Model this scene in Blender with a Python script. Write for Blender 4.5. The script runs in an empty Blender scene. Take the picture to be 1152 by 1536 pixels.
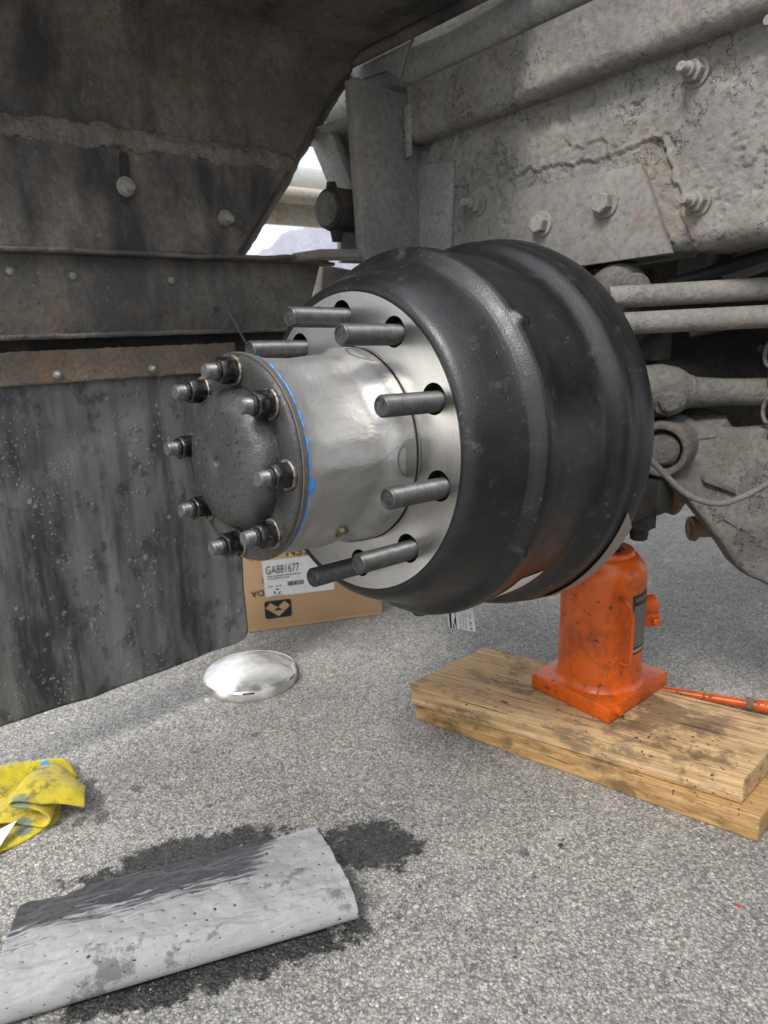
import bpy, bmesh, math, random
from mathutils import Vector, Matrix, noise
from mathutils.geometry import delaunay_2d_cdt

random.seed(7)
sc = bpy.context.scene
COL = sc.collection
PI = math.pi

# ------------------------------------------------------------------ camera
cam_d = bpy.data.cameras.new('camera')
cam = bpy.data.objects.new('camera', cam_d)
COL.objects.link(cam)
cam.matrix_world = Matrix(((0.740, 0.197, -0.644, -0.534),
                           (-0.672, 0.171, -0.720, -0.638),
                           (-0.032, 0.965, 0.259, 0.680),
                           (0, 0, 0, 1)))
cam_d.sensor_fit = 'VERTICAL'
cam_d.sensor_height = 36.0
cam_d.lens = 25.31
cam_d.clip_start = 0.02
cam_d.clip_end = 20000
cam_d.dof.use_dof = True
cam_d.dof.focus_distance = 0.86
cam_d.dof.aperture_fstop = 8.0
sc.camera = cam

# ------------------------------------------------------------------ sky, sun, exposure
SUN_DIR = Vector((-0.80, -0.22, 0.95)).normalized()
w = bpy.data.worlds.new('World'); sc.world = w; w.use_nodes = True
nt = w.node_tree; nt.nodes.clear()
o_ = nt.nodes.new('ShaderNodeOutputWorld'); bg = nt.nodes.new('ShaderNodeBackground')
sky = nt.nodes.new('ShaderNodeTexSky'); sky.sky_type = 'NISHITA'; sky.sun_disc = False
sky.sun_elevation = math.asin(SUN_DIR.z)
sky.sun_rotation = math.atan2(SUN_DIR.x, SUN_DIR.y)
tc = nt.nodes.new('ShaderNodeTexCoord')
cl = nt.nodes.new('ShaderNodeTexNoise'); cl.inputs['Scale'].default_value = 2.6
cl.inputs['Detail'].default_value = 7; cl.inputs['Roughness'].default_value = 0.6
rmp = nt.nodes.new('ShaderNodeValToRGB')
rmp.color_ramp.elements[0].position = 0.34; rmp.color_ramp.elements[0].color = (0.35,)*3 + (1,)
rmp.color_ramp.elements[1].position = 0.56; rmp.color_ramp.elements[1].color = (0.96,)*3 + (1,)
mx = nt.nodes.new('ShaderNodeMix'); mx.data_type = 'RGBA'
sx = nt.nodes.new('ShaderNodeSeparateXYZ'); nt.links.new(tc.outputs['Generated'], sx.inputs[0])
mz = nt.nodes.new('ShaderNodeMath'); mz.operation = 'MULTIPLY_ADD'; mz.use_clamp = False   # overcast: (1 + 2 sin h) / 3 of the zenith
mzc = nt.nodes.new('ShaderNodeMath'); mzc.operation = 'MAXIMUM'; mzc.inputs[1].default_value = 0.0
nt.links.new(sx.outputs[2], mzc.inputs[0]); nt.links.new(mzc.outputs[0], mz.inputs[0])
mz.inputs[1].default_value = 0.667; mz.inputs[2].default_value = 0.333
cm = nt.nodes.new('ShaderNodeVectorMath'); cm.operation = 'SCALE'; cm.inputs[0].default_value = (13.6, 13.9, 14.4)
nt.links.new(mz.outputs[0], cm.inputs['Scale']); nt.links.new(cm.outputs[0], mx.inputs[7])
nt.links.new(tc.outputs['Generated'], cl.inputs['Vector'])
nt.links.new(cl.outputs['Fac'], rmp.inputs['Fac'])
nt.links.new(rmp.outputs['Color'], mx.inputs[0])
nt.links.new(sky.outputs['Color'], mx.inputs[6])
nt.links.new(mx.outputs[2], bg.inputs['Color'])
bg.inputs['Strength'].default_value = 0.105
nt.links.new(bg.outputs[0], o_.inputs[0])

sun_d = bpy.data.lights.new('sun', 'SUN'); sun_d.energy = 1.45; sun_d.angle = math.radians(14)
sun_d.color = (1.0, 0.96, 0.9)
sun = bpy.data.objects.new('sun', sun_d); COL.objects.link(sun)
sun.rotation_euler = SUN_DIR.to_track_quat('Z', 'Y').to_euler()
sun.location = (-3, -1, 4)

sc.view_settings.view_transform = 'Standard'; sc.view_settings.look = 'None'
sc.view_settings.gamma = 1; sc.view_settings.use_curve_mapping = False
sc.view_settings.exposure = 1.0
sc.render.engine = 'CYCLES'
sc.cycles.use_denoising = True
sc.cycles.adaptive_threshold = 0.02
sc.cycles.max_bounces = 6
sc.cycles.sample_clamp_indirect = 6

# ------------------------------------------------------------------ node material helper
class Mat:
    def __init__(s, name):
        s.m = bpy.data.materials.new(name); s.m.use_nodes = True
        s.t = s.m.node_tree; s.t.nodes.clear()
        s.o = s.t.nodes.new('ShaderNodeOutputMaterial')
        s.p = s.t.nodes.new('ShaderNodeBsdfPrincipled')
        s.t.links.new(s.p.outputs[0], s.o.inputs[0])
        s.tc = s.t.nodes.new('ShaderNodeTexCoord')
        s.co = s.tc.outputs['Object']
    def lk(s, a, inp):
        if isinstance(a, (int, float)): inp.default_value = a
        elif isinstance(a, tuple): inp.default_value = (a + (1,))[:len(inp.default_value)]
        else: s.t.links.new(a, inp)
    def mapping(s, scale=(1, 1, 1), loc=(0, 0, 0), rot=(0, 0, 0), co=None):
        n = s.t.nodes.new('ShaderNodeMapping')
        n.inputs['Scale'].default_value = scale; n.inputs['Location'].default_value = loc
        n.inputs['Rotation'].default_value = rot
        s.lk(co or s.co, n.inputs['Vector']); return n.outputs[0]
    def noise(s, scale, detail=4, rough=0.55, co=None, dist=0):
        n = s.t.nodes.new('ShaderNodeTexNoise'); n.inputs['Scale'].default_value = scale
        n.inputs['Detail'].default_value = detail; n.inputs['Roughness'].default_value = rough
        n.inputs['Distortion'].default_value = dist
        s.lk(co or s.co, n.inputs['Vector']); return n.outputs['Fac']
    def vor(s, scale, out='Distance', feat='F1', co=None, rnd=1.0):
        n = s.t.nodes.new('ShaderNodeTexVoronoi'); n.inputs['Scale'].default_value = scale
        n.feature = feat; n.inputs['Randomness'].default_value = rnd
        s.lk(co or s.co, n.inputs['Vector']); return n.outputs[out]
    def vor2(s, scale):
        n = s.t.nodes.new('ShaderNodeTexVoronoi'); n.inputs['Scale'].default_value = scale
        s.lk(s.co, n.inputs['Vector']); return n.outputs['Color'], n.outputs['Distance']
    def wave(s, scale, dist=2, detail=2, dscale=1, kind='BANDS', d='X', co=None):
        n = s.t.nodes.new('ShaderNodeTexWave'); n.wave_type = kind
        if kind == 'BANDS': n.bands_direction = d
        else: n.rings_direction = d
        n.inputs['Scale'].default_value = scale; n.inputs['Distortion'].default_value = dist
        n.inputs['Detail'].default_value = detail; n.inputs['Detail Scale'].default_value = dscale
        s.lk(co or s.co, n.inputs['Vector']); return n.outputs['Fac']
    def ramp(s, f, stops, interp='LINEAR'):
        n = s.t.nodes.new('ShaderNodeValToRGB'); cr = n.color_ramp; cr.interpolation = interp
        while len(cr.elements) < len(stops): cr.elements.new(0.5)
        for e, (p, c) in zip(cr.elements, stops):
            e.position = p; e.color = (c, c, c, 1) if isinstance(c, (int, float)) else tuple(c) + (1,)
        s.lk(f, n.inputs['Fac']); return n.outputs['Color']
    def mix(s, f, a, b, mode='MIX'):
        n = s.t.nodes.new('ShaderNodeMix'); n.data_type = 'RGBA'; n.blend_type = mode
        s.lk(f, n.inputs[0]); s.lk(a, n.inputs[6]); s.lk(b, n.inputs[7]); return n.outputs[2]
    def math(s, op, a, b=0.5, c=None):
        n = s.t.nodes.new('ShaderNodeMath'); n.operation = op
        s.lk(a, n.inputs[0]); s.lk(b, n.inputs[1])
        if c is not None: s.lk(c, n.inputs[2])
        return n.outputs[0]
    def sep(s, co=None):
        n = s.t.nodes.new('ShaderNodeSeparateXYZ'); s.lk(co or s.co, n.inputs[0]); return n.outputs
    def bump(s, h, strength=0.5, dist=0.001, nrm=None):
        n = s.t.nodes.new('ShaderNodeBump'); n.inputs['Strength'].default_value = strength
        n.inputs['Distance'].default_value = dist
        s.lk(h, n.inputs['Height'])
        if nrm is not None: s.lk(nrm, n.inputs['Normal'])
        return n.outputs[0]
    def done(s, col, rough=0.6, metal=0.0, nrm=None, spec=0.5, coat=0.0, sheen=0.0):
        p = s.p
        s.lk(col, p.inputs['Base Color']); s.lk(rough, p.inputs['Roughness']); s.lk(metal, p.inputs['Metallic'])
        s.lk(spec, p.inputs['Specular IOR Level']); s.lk(coat, p.inputs['Coat Weight'])
        p.inputs['Coat Roughness'].default_value = 0.25
        s.lk(sheen, p.inputs['Sheen Weight'])
        if nrm is not None: s.lk(nrm, p.inputs['Normal'])
        return s.m

def dusty(name, a, b, dark=None, rust=0.0, rough=0.85, bump=0.6, scale=1.0, specks=0.0, flake=0.0):
    """road-dust covered steel: blotches, streaks, fine grain, pit shading in the colour, optional rust"""
    k = Mat(name)
    big = k.noise(6 * scale, 5, 0.62)
    c = k.mix(k.ramp(big, [(0.40, 0), (0.60, 1)]), a, b)
    g = k.noise(95 * scale, 5, 0.72)
    c = k.mix(k.ramp(g, [(0.36, 0.55), (0.52, 0)]), c, tuple(v * 0.62 for v in b))
    c = k.mix(k.ramp(g, [(0.56, 0), (0.72, 0.4)]), c, tuple(min(0.8, v * 1.35) for v in a))
    if dark:
        c = k.mix(k.ramp(k.noise(3.1 * scale, 5, 0.65, k.mapping((1.6, 1, 0.6))), [(0.47, 0), (0.60, 0.9)]), c, dark)
    if rust > 0:
        r = k.math('MULTIPLY', k.ramp(k.noise(11 * scale, 6, 0.7), [(0.54, 0), (0.68, 1)]), rust)
        c = k.mix(r, c, (0.22, 0.125, 0.06))
    v = k.vor(62 * scale)
    m = k.noise(13 * scale, 3)
    if specks > 0:
        sp = k.math('MULTIPLY', k.ramp(k.noise(150 * scale, 3, 0.6), [(0.62, 0), (0.67, 1)]), k.ramp(m, [(0.46, 0), (0.58, specks)]))
        c = k.mix(sp, c, (0.30, 0.28, 0.25))
    pit = k.math('MULTIPLY', k.ramp(v, [(0.07, 1), (0.2, 0)]), k.ramp(m, [(0.50, 1), (0.44, 0)]))  # pit shading painted as dark colour, without relief
    c = k.mix(k.math('MULTIPLY', pit, 0.55), c, tuple(v_ * 0.35 for v_ in b))
    n2 = k.bump(k.noise(120 * scale, 3, 0.7), bump, 0.003)
    if flake > 0:   # peeling paint: dark broken outlines and a small step
        fn = k.noise(17 * scale, 5, 0.66)
        fm = k.ramp(k.noise(5.5 * scale, 2, 0.5, k.mapping(loc=(7, 3, 1))), [(0.46, 0), (0.54, flake)])
        ln = k.math('MULTIPLY', k.ramp(fn, [(0.532, 0), (0.545, 1), (0.556, 0)]), fm)
        c = k.mix(ln, c, tuple(v_ * 0.22 for v_ in b))
        c = k.mix(k.math('MULTIPLY', k.ramp(fn, [(0.55, 0), (0.56, 1)]), k.math('MULTIPLY', fm, 0.45)), c, tuple(v_ * 0.7 for v_ in b))
        n2 = k.bump(k.math('MULTIPLY', k.ramp(fn, [(0.538, 1), (0.55, 0)]), fm), 0.9, 0.003, n2)
    return k.done(c, rough, 0.0, n2, 0.3)

M = {}
# --- asphalt: aged, aggregate showing, with an oil stain round the pad
k = Mat('asphalt')
xyz = k.sep()
def blob(cx, cy, rx, ry, rot=0.0):
    m = k.mapping((1, 1, 1), (0, 0, 0))
    n = k.t.nodes.new('ShaderNodeMapping'); n.vector_type = 'TEXTURE'
    n.inputs['Location'].default_value = (cx, cy, 0); n.inputs['Rotation'].default_value = (0, 0, rot)
    n.inputs['Scale'].default_value = (rx, ry, 1000)
    k.lk(k.co, n.inputs['Vector'])
    l = k.t.nodes.new('ShaderNodeVectorMath'); l.operation = 'LENGTH'
    k.lk(n.outputs[0], l.inputs[0]); return l.outputs['Value']
v1c, v1d = k.vor2(265)
v2c, v2d = k.vor2(560)
st1 = k.ramp(k.sep(v1c)[0], [(0.0, (0.06, 0.06, 0.06)), (0.22, (0.19, 0.185, 0.175)), (0.5, (0.31, 0.30, 0.28)), (0.78, (0.42, 0.405, 0.375)), (0.92, (0.54, 0.51, 0.46)), (1.0, (0.72, 0.70, 0.65))])
st2 = k.ramp(k.sep(v2c)[1], [(0.0, (0.06, 0.06, 0.06)), (0.35, (0.22, 0.215, 0.205)), (0.75, (0.38, 0.37, 0.345)), (1.0, (0.66, 0.64, 0.60))])
warm = k.ramp(k.sep(v1c)[2], [(0.0, (1.0, 0.98, 0.95)), (0.86, (1, 1, 1)), (0.9, (1.2, 1.0, 0.75)), (1.0, (0.85, 0.93, 1.05))])
st1 = k.mix(1.0, st1, warm, 'MULTIPLY')
pick = k.ramp(k.noise(240, 2), [(0.46, 0), (0.54, 1)])
c = k.mix(pick, st1, st2)
v3c, v3d = k.vor2(88)
bigst = k.math('MULTIPLY', k.ramp(v3d, [(0.30, 1), (0.36, 0)]), k.ramp(k.sep(v3c)[0], [(0.70, 0), (0.72, 1)]))
cst = k.ramp(k.sep(v3c)[1], [(0.0, (0.09, 0.09, 0.092)), (0.35, (0.24, 0.235, 0.225)), (0.6, (0.45, 0.43, 0.39)), (0.8, (0.46, 0.37, 0.25)), (1.0, (0.70, 0.68, 0.64))])
c = k.mix(bigst, c, cst)
blk = k.ramp(k.noise(120, 4, 0.7), [(0.36, 0.5), (0.43, 0)])
c = k.mix(blk, c, (0.075, 0.073, 0.07))
c = k.mix(0.28, c, (0.275, 0.267, 0.252))
gap = k.ramp(v1d, [(0.42, 0), (0.75, 1)])
c = k.mix(k.math('MULTIPLY', gap, 0.55), c, (0.07, 0.068, 0.066))
big = k.noise(2.3, 6, 0.6)
c = k.mix(k.ramp(k.noise(1.1, 4, 0.6, k.mapping(loc=(2.2, 0.6, 0))), [(0.40, 0.5), (0.58, 0.0)]), c, k.mix(1.0, c, (0.55, 0.55, 0.56), 'MULTIPLY'))
c = k.mix(k.ramp(big, [(0.40, 0.0), (0.60, 0.8)]), c, k.mix(1.0, c, (1.25, 1.24, 1.21), 'MULTIPLY'))
c = k.mix(k.ramp(k.noise(9, 7, 0.72), [(0.53, 0), (0.70, 0.5)]), c, (0.13, 0.127, 0.12))
pale = k.ramp(k.noise(14, 6, 0.72, k.mapping(loc=(3, 1, 0))), [(0.54, 0), (0.68, 0.6)])
c = k.mix(k.math('MULTIPLY', pale, 0.45), c, (0.52, 0.505, 0.475))
wob = k.math('MULTIPLY', k.math('SUBTRACT', k.noise(30, 6, 0.75), 0.5), 2.6)
def st(*a):
    return k.ramp(k.math('ADD', blob(*a), wob), [(0.78, 1), (1.02, 0)])
stain = k.math('MAXIMUM', st(-0.012, -0.008, 0.074, 0.050, -0.7), st(-0.205, 0.148, 0.145, 0.038, -0.42))
stain = k.math('MAXIMUM', stain, st(-0.25, -0.040, 0.19, 0.030, -0.40))
spots = 0.0
for (bx_, by_, br) in [(-0.19, 0.335, 0.010), (-0.155, 0.305, 0.006), (-0.235, 0.40, 0.014), (0.02, 0.33, 0.010),
                       (-0.08, 0.36, 0.006), (0.12, -0.16, 0.008), (-0.13, 0.22, 0.008), (-0.28, 0.32, 0.012), (-0.255, 0.305, 0.012)]:
    spots = k.math('MAXIMUM', spots, st(bx_, by_, br * 1.2, br * 0.8, bx_ * 9))
stain = k.math('MAXIMUM', stain, k.math('MULTIPLY', spots, 0.6))
wet = k.mix(0.95, c, k.mix(1.0, c, (0.13, 0.13, 0.135), 'MULTIPLY'))
c = k.mix(stain, c, wet)
n1 = k.bump(v2d, 0.5, 0.0012)
n2 = k.bump(k.math('SUBTRACT', 1.0, v1d), 0.6, 0.0022, n1)
n3 = k.bump(k.noise(45, 4), 0.35, 0.004, n2)
ro = k.math('SUBTRACT', 0.88, k.math('MULTIPLY', stain, 0.60))
M['asphalt'] = k.done(c, ro, 0, n3, 0.35)

M['frame'] = dusty('frame_dusty_paint', (0.272, 0.262, 0.241), (0.198, 0.191, 0.177), None, 0.4, 0.85, 0.7, 1.0, flake=0.6)
M['plate_steel'] = dusty('plate_steel', (0.248, 0.24, 0.223), (0.195, 0.189, 0.176), None, 0.3, 0.8, 0.3, 1.0)
M['frame2'] = dusty('frame_grey_steel', (0.29, 0.288, 0.278), (0.215, 0.213, 0.207), None, 0.25, 0.75, 0.6, 1.3)
M['suspension'] = dusty('suspension_dust', (0.155, 0.147, 0.134), (0.105, 0.10, 0.091), None, 0.15, 0.9, 1.0, 1.2, flake=0.9)
M['susp_bar'] = dusty('bar_dust', (0.25, 0.237, 0.215), (0.19, 0.18, 0.165), None, 0.15, 0.9, 0.7, 1.2, flake=0.4)
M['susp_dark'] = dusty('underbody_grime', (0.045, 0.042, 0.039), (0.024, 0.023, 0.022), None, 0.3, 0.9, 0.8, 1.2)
M['rusty'] = dusty('brown_rust', (0.19, 0.13, 0.085), (0.13, 0.10, 0.075), None, 0.8, 0.9, 0.8, 1.2)
M['fender'] = dusty('fender_grime', (0.185, 0.162, 0.138), (0.115, 0.102, 0.089), (0.032, 0.032, 0.034), 0.2, 0.72, 0.6, 1.0, 0.35)
M['angle'] = dusty('angle_iron_grime', (0.165, 0.152, 0.132), (0.115, 0.105, 0.092), (0.06, 0.063, 0.066), 0.55, 0.8, 0.9, 1.0, 0.3)
M['weld'] = dusty('weld_dust', (0.20, 0.18, 0.155), (0.14, 0.125, 0.108), None, 0.5, 0.85, 1.0, 1.6)
M['strip'] = dusty('rusty_strip', (0.20, 0.155, 0.115), (0.125, 0.105, 0.088), None, 0.9, 0.85, 0.8, 1.6, 0.2)
M['cream'] = dusty('cream_beam', (0.50, 0.46, 0.38), (0.42, 0.38, 0.31), None, 0.6, 0.8, 0.3, 1.0)
M['hazy_rock'] = dusty('hazy_mountain', (0.20, 0.20, 0.25), (0.27, 0.27, 0.31), None, 0, 0.9, 0.0, 0.0006)  # bluish tone stands in for distance haze

k = Mat('flap_rubber')
x, y, z = k.sep()
c = k.mix(k.ramp(k.noise(3.4, 5, 0.6, k.mapping((2.6, 1, 0.25), (0.35, 0, 0))), [(0.43, 0), (0.56, 1)]), (0.030, 0.031, 0.034), (0.150, 0.149, 0.146))
sm = k.noise(20, 6, 0.7, k.mapping((1.4, 1, 0.35)))
c = k.mix(k.ramp(sm, [(0.48, 0), (0.66, 0.6)]), c, (0.165, 0.162, 0.155))
sd = k.noise(34, 5, 0.7, k.mapping((1.0, 1, 0.7), (4, 0, 2)))
c = k.mix(k.ramp(sd, [(0.52, 0), (0.64, 0.7)]), c, (0.028, 0.028, 0.030))
wv = k.t.nodes.new('ShaderNodeVectorMath'); wv.operation = 'MULTIPLY_ADD'
nv_ = k.t.nodes.new('ShaderNodeTexNoise'); nv_.inputs['Scale'].default_value = 70; nv_.inputs['Detail'].default_value = 3
k.lk(k.co, nv_.inputs['Vector']); k.lk(nv_.outputs['Color'], wv.inputs[0]); wv.inputs[1].default_value = (0.012,)*3; k.lk(k.co, wv.inputs[2])
mud = k.ramp(k.vor(58, co=wv.outputs[0]), [(0.20, 1), (0.27, 0)])
mud2 = k.ramp(k.vor(130, co=wv.outputs[0]), [(0.20, 1), (0.30, 0)])
band = k.ramp(k.noise(4.2, 4, 0.6, k.mapping((2.8, 1, 0.7), (1.7, 0, 2.2))), [(0.46, 0), (0.54, 1)])
wobm = k.ramp(k.noise(18, 3), [(0.49, 0), (0.55, 1)])
mm = k.math('MAXIMUM', k.math('MULTIPLY', k.math('MULTIPLY', mud, wobm), band), k.math('MULTIPLY', k.math('MULTIPLY', mud2, k.ramp(k.noise(30, 3), [(0.48, 0), (0.56, 1)])), k.math('MULTIPLY', band, 0.8)))
c = k.mix(mm, c, (0.20, 0.19, 0.172))
n1 = k.bump(k.noise(500, 3), 0.3, 0.0006)
M['rubber'] = k.done(c, k.ramp(sm, [(0.4, 0.38), (0.6, 0.7)]), 0, k.bump(mm, 0.8, 0.002, n1), 0.4)

k = Mat('drum_black_paint')
c = k.mix(k.ramp(k.noise(18, 4, 0.65), [(0.42, 0), (0.6, 1)]), (0.0075, 0.0078, 0.0085), (0.012, 0.0123, 0.013))
sp = k.math('MULTIPLY', k.ramp(k.noise(170, 3, 0.6), [(0.66, 0), (0.70, 1)]), k.ramp(k.noise(9, 3), [(0.50, 0), (0.60, 0.8)]))
scf = k.ramp(k.noise(34, 6, 0.8), [(0.58, 0), (0.70, 0.4)])
c = k.mix(k.math('MAXIMUM', sp, scf), c, (0.11, 0.11, 0.108))
n1 = k.bump(k.noise(500, 2, 0.5), 0.38, 0.0008)
M['drum'] = k.done(c, k.ramp(k.noise(60, 4), [(0.35, 0.31), (0.65, 0.42)]), 0, n1, 0.5)

k = Mat('machined_face')   # concentric turning marks about local z
x, y, z = k.sep()
r = k.math('SQRT', k.math('ADD', k.math('MULTIPLY', x, x), k.math('MULTIPLY', y, y)))
cmb = k.t.nodes.new('ShaderNodeCombineXYZ'); k.lk(k.math('MULTIPLY', r, 2600.0), cmb.inputs[0])
rings = k.noise(1.0, 3, 0.7, cmb.outputs[0])
c = k.mix(k.ramp(k.noise(22, 5, 0.6), [(0.35, 0), (0.7, 1)]), (0.60, 0.585, 0.56), (0.70, 0.685, 0.66))
c = k.mix(k.ramp(k.noise(60, 6, 0.7), [(0.62, 0), (0.74, 0.4)]), c, (0.40, 0.36, 0.30))
k.p.inputs['Anisotropic'].default_value = 0.75
tg_ = k.t.nodes.new('ShaderNodeTangent'); tg_.direction_type = 'RADIAL'; tg_.axis = 'Z'; k.lk(tg_.outputs[0], k.p.inputs['Tangent'])
M['machined'] = k.done(c, k.math('ADD', 0.20, k.math('MULTIPLY', rings, 0.14)), 1.0, k.bump(rings, 0.16, 0.0003), 0.5)

k = Mat('cast_hub_metal')
c = k.mix(k.ramp(k.noise(16, 5, 0.6, k.mapping((1, 1, 0.5))), [(0.32, 0), (0.68, 1)]), (0.36, 0.353, 0.34), (0.48, 0.47, 0.45))
sl = k.noise(30, 5, 0.7, k.mapping((1, 1, 0.12)))
c = k.mix(k.ramp(sl, [(0.66, 0), (0.76, 0.5)]), c, (0.10, 0.092, 0.08))
n2 = k.bump(k.noise(240, 4, 0.68), 0.6, 0.0012)
M['casthub'] = k.done(c, k.ramp(k.noise(40, 4), [(0.36, 0.40), (0.64, 0.54)]), 0.80, n2, 0.5)

k = Mat('pilot_machined')
M['pilot'] = k.done((0.27, 0.265, 0.255), 0.42, 0.9, k.bump(k.noise(300, 2), 0.1, 0.0004))

k = Mat('flange_dark_cast')
c = k.mix(k.ramp(k.noise(30, 6, 0.65), [(0.35, 0), (0.7, 1)]), (0.032, 0.031, 0.031), (0.062, 0.060, 0.058))
c = k.mix(k.ramp(k.noise(48, 6, 0.72), [(0.62, 0), (0.74, 0.5)]), c, (0.14, 0.085, 0.05))
c = k.mix(k.ramp(k.vor(260), [(0.02, 1), (0.06, 0)]), c, (0.35, 0.34, 0.33))
n2 = k.bump(k.noise(300, 4, 0.7), 0.75, 0.0014)
M['flange'] = k.done(c, k.ramp(k.noise(55, 4), [(0.38, 0.17), (0.62, 0.36)]), 0.25, n2, 0.75)

k = Mat('flange_rim_rust')
c = k.mix(k.ramp(k.noise(70, 6, 0.7), [(0.40, 0), (0.62, 1)]), (0.085, 0.082, 0.078), (0.13, 0.10, 0.075))
M['rimrust'] = k.done(c, 0.6, 0.1, k.bump(k.noise(400, 4), 0.6, 0.0008), 0.4)

k = Mat('nut_black')
c = k.mix(k.ramp(k.noise(140, 5, 0.7), [(0.5, 0), (0.68, 1)]), (0.012, 0.011, 0.011), (0.05, 0.044, 0.038))
M['nut'] = k.done(c, k.ramp(k.noise(160, 3), [(0.3, 0.16), (0.7, 0.34)]), 0.4, k.bump(k.noise(600, 3), 0.3, 0.0004), 0.7)
k = Mat('washer_steel')
c = k.mix(k.ramp(k.noise(190, 5, 0.7), [(0.45, 0), (0.62, 1)]), (0.30, 0.27, 0.23), (0.06, 0.05, 0.04))
M['washer'] = k.done(c, 0.4, 0.8, k.bump(k.noise(500, 3), 0.4, 0.0005))
k = Mat('stud_phosphate')
c = k.mix(k.ramp(k.noise(120, 5, 0.7), [(0.35, 0), (0.7, 1)]), (0.050, 0.050, 0.050), (0.10, 0.10, 0.098))
M['stud'] = k.done(c, 0.42, 0.55, k.bump(k.noise(700, 3), 0.3, 0.0003), 0.5)
k = Mat('stud_grey_end')
c = k.mix(k.ramp(k.noise(170, 5, 0.7), [(0.35, 0), (0.7, 1)]), (0.09, 0.09, 0.09), (0.19, 0.188, 0.185))
M['studend'] = k.done(c, 0.42, 0.7, k.bump(k.noise(600, 3), 0.4, 0.0004), 0.5)
k = Mat('blue_sealant')
M['blue'] = k.done((0.045, 0.25, 0.66), 0.38, 0, k.bump(k.noise(260, 4), 0.6, 0.001), 0.5)

k = Mat('orange_paint')
c = k.mix(k.ramp(k.noise(9, 5, 0.6), [(0.35, 0), (0.7, 1)]), (0.68, 0.115, 0.004), (0.55, 0.082, 0.004))
ch = k.ramp(k.noise(75, 7, 0.78), [(0.605, 0), (0.62, 1)])
ch2 = k.ramp(k.noise(60, 5, 0.7, k.mapping((1, 1, 0.16))), [(0.64, 0), (0.665, 1)])
chip = k.math('MAXIMUM', ch, ch2)
c = k.mix(k.ramp(k.noise(24, 6, 0.7, k.mapping((1, 1, 0.5))), [(0.48, 0), (0.66, 0.6)]), c, (0.24, 0.045, 0.01))
c = k.mix(k.ramp(k.noise(70, 5, 0.7, k.mapping((1, 1, 0.35))), [(0.57, 0), (0.70, 0.35)]), c, (0.80, 0.20, 0.03))
c = k.mix(k.ramp(k.noise(11, 6, 0.75, k.mapping((1, 1, 0.7), (3, 3, 1))), [(0.54, 0), (0.66, 0.55)]), c, (0.09, 0.035, 0.015))
c = k.mix(chip, c, (0.035, 0.028, 0.022))
n1 = k.bump(k.math('SUBTRACT', 1.0, chip), 0.6, 0.0005, k.bump(k.noise(180, 3), 0.15, 0.0006))
M['orange'] = k.done(c, k.mix(chip, (0.34,)*3, (0.65,)*3), 0, n1, 0.5)

def wood(name, a, b, d, dirtc=0.7):
    k = Mat(name)
    base = k.mapping(rot=(0, 0, math.radians(-14.6)))
    gr = k.noise(2.0, 5, 0.62, k.mapping((24, 1.2, 24), co=base), 1.4)
    fine = k.noise(7.0, 3, 0.7, k.mapping((44, 1.0, 44), co=base))
    c = k.mix(k.ramp(gr, [(0.38, 0), (0.60, 1)]), a, b)
    c = k.mix(k.ramp(fine, [(0.44, 0), (0.62, 0.75)]), c, d)
    rings = k.wave(52, 2.5, 2, 1.2, 'RINGS', 'Y', k.mapping((1, 0.04, 1), (0.3, 0, 0.12), co=base))
    c = k.mix(k.math('MULTIPLY', k.ramp(rings, [(0.45, 0), (0.9, 1)]), 0.4), c, d)
    dirt = k.ramp(k.noise(15, 6, 0.75, k.mapping((1.6, 0.7, 1.6), co=base)), [(0.51, 0), (0.63, dirtc)])
    c = k.mix(dirt, c, (0.105, 0.075, 0.05))
    spk = k.math('MULTIPLY', k.ramp(k.noise(110, 2, 0.5), [(0.66, 0), (0.69, 1)]), k.ramp(k.noise(7, 2), [(0.50, 0), (0.58, 1)]))
    c = k.mix(k.math('MULTIPLY', spk, 0.9), c, (0.035, 0.03, 0.025))
    oil = k.ramp(k.noise(6.5, 5, 0.7, k.mapping((1, 0.8, 1), (5.3, 2.1, 0), co=base)), [(0.55, 0), (0.60, 0.75)])
    c = k.mix(oil, c, (0.13, 0.08, 0.045))
    crk = k.ramp(k.noise(5, 3, 0.6, k.mapping((30, 0.7, 30), (9, 0, 3), co=base)), [(0.64, 0), (0.67, 0.85)])
    c = k.mix(crk, c, (0.07, 0.045, 0.03))
    n = k.bump(k.math('SUBTRACT', fine, crk), 0.6, 0.0014)
    return k.done(c, 0.72, 0, n, 0.25)
M['wood1'] = wood('pine_board', (0.66, 0.47, 0.265), (0.55, 0.37, 0.19), (0.33, 0.19, 0.085), 0.7)
M['wood2'] = wood('yellow_pine_board', (0.53, 0.35, 0.155), (0.45, 0.27, 0.10), (0.29, 0.16, 0.065))

k = Mat('chrome_dull')
c = k.mix(k.ramp(k.noise(38, 6, 0.7), [(0.45, 0), (0.7, 1)]), (0.76, 0.745, 0.70), (0.60, 0.58, 0.53))
M['chrome'] = k.done(c, k.ramp(k.noise(30, 6, 0.7), [(0.35, 0.28), (0.65, 0.56)]), 1.0, k.bump(k.noise(26, 4), 0.12, 0.003))

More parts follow.
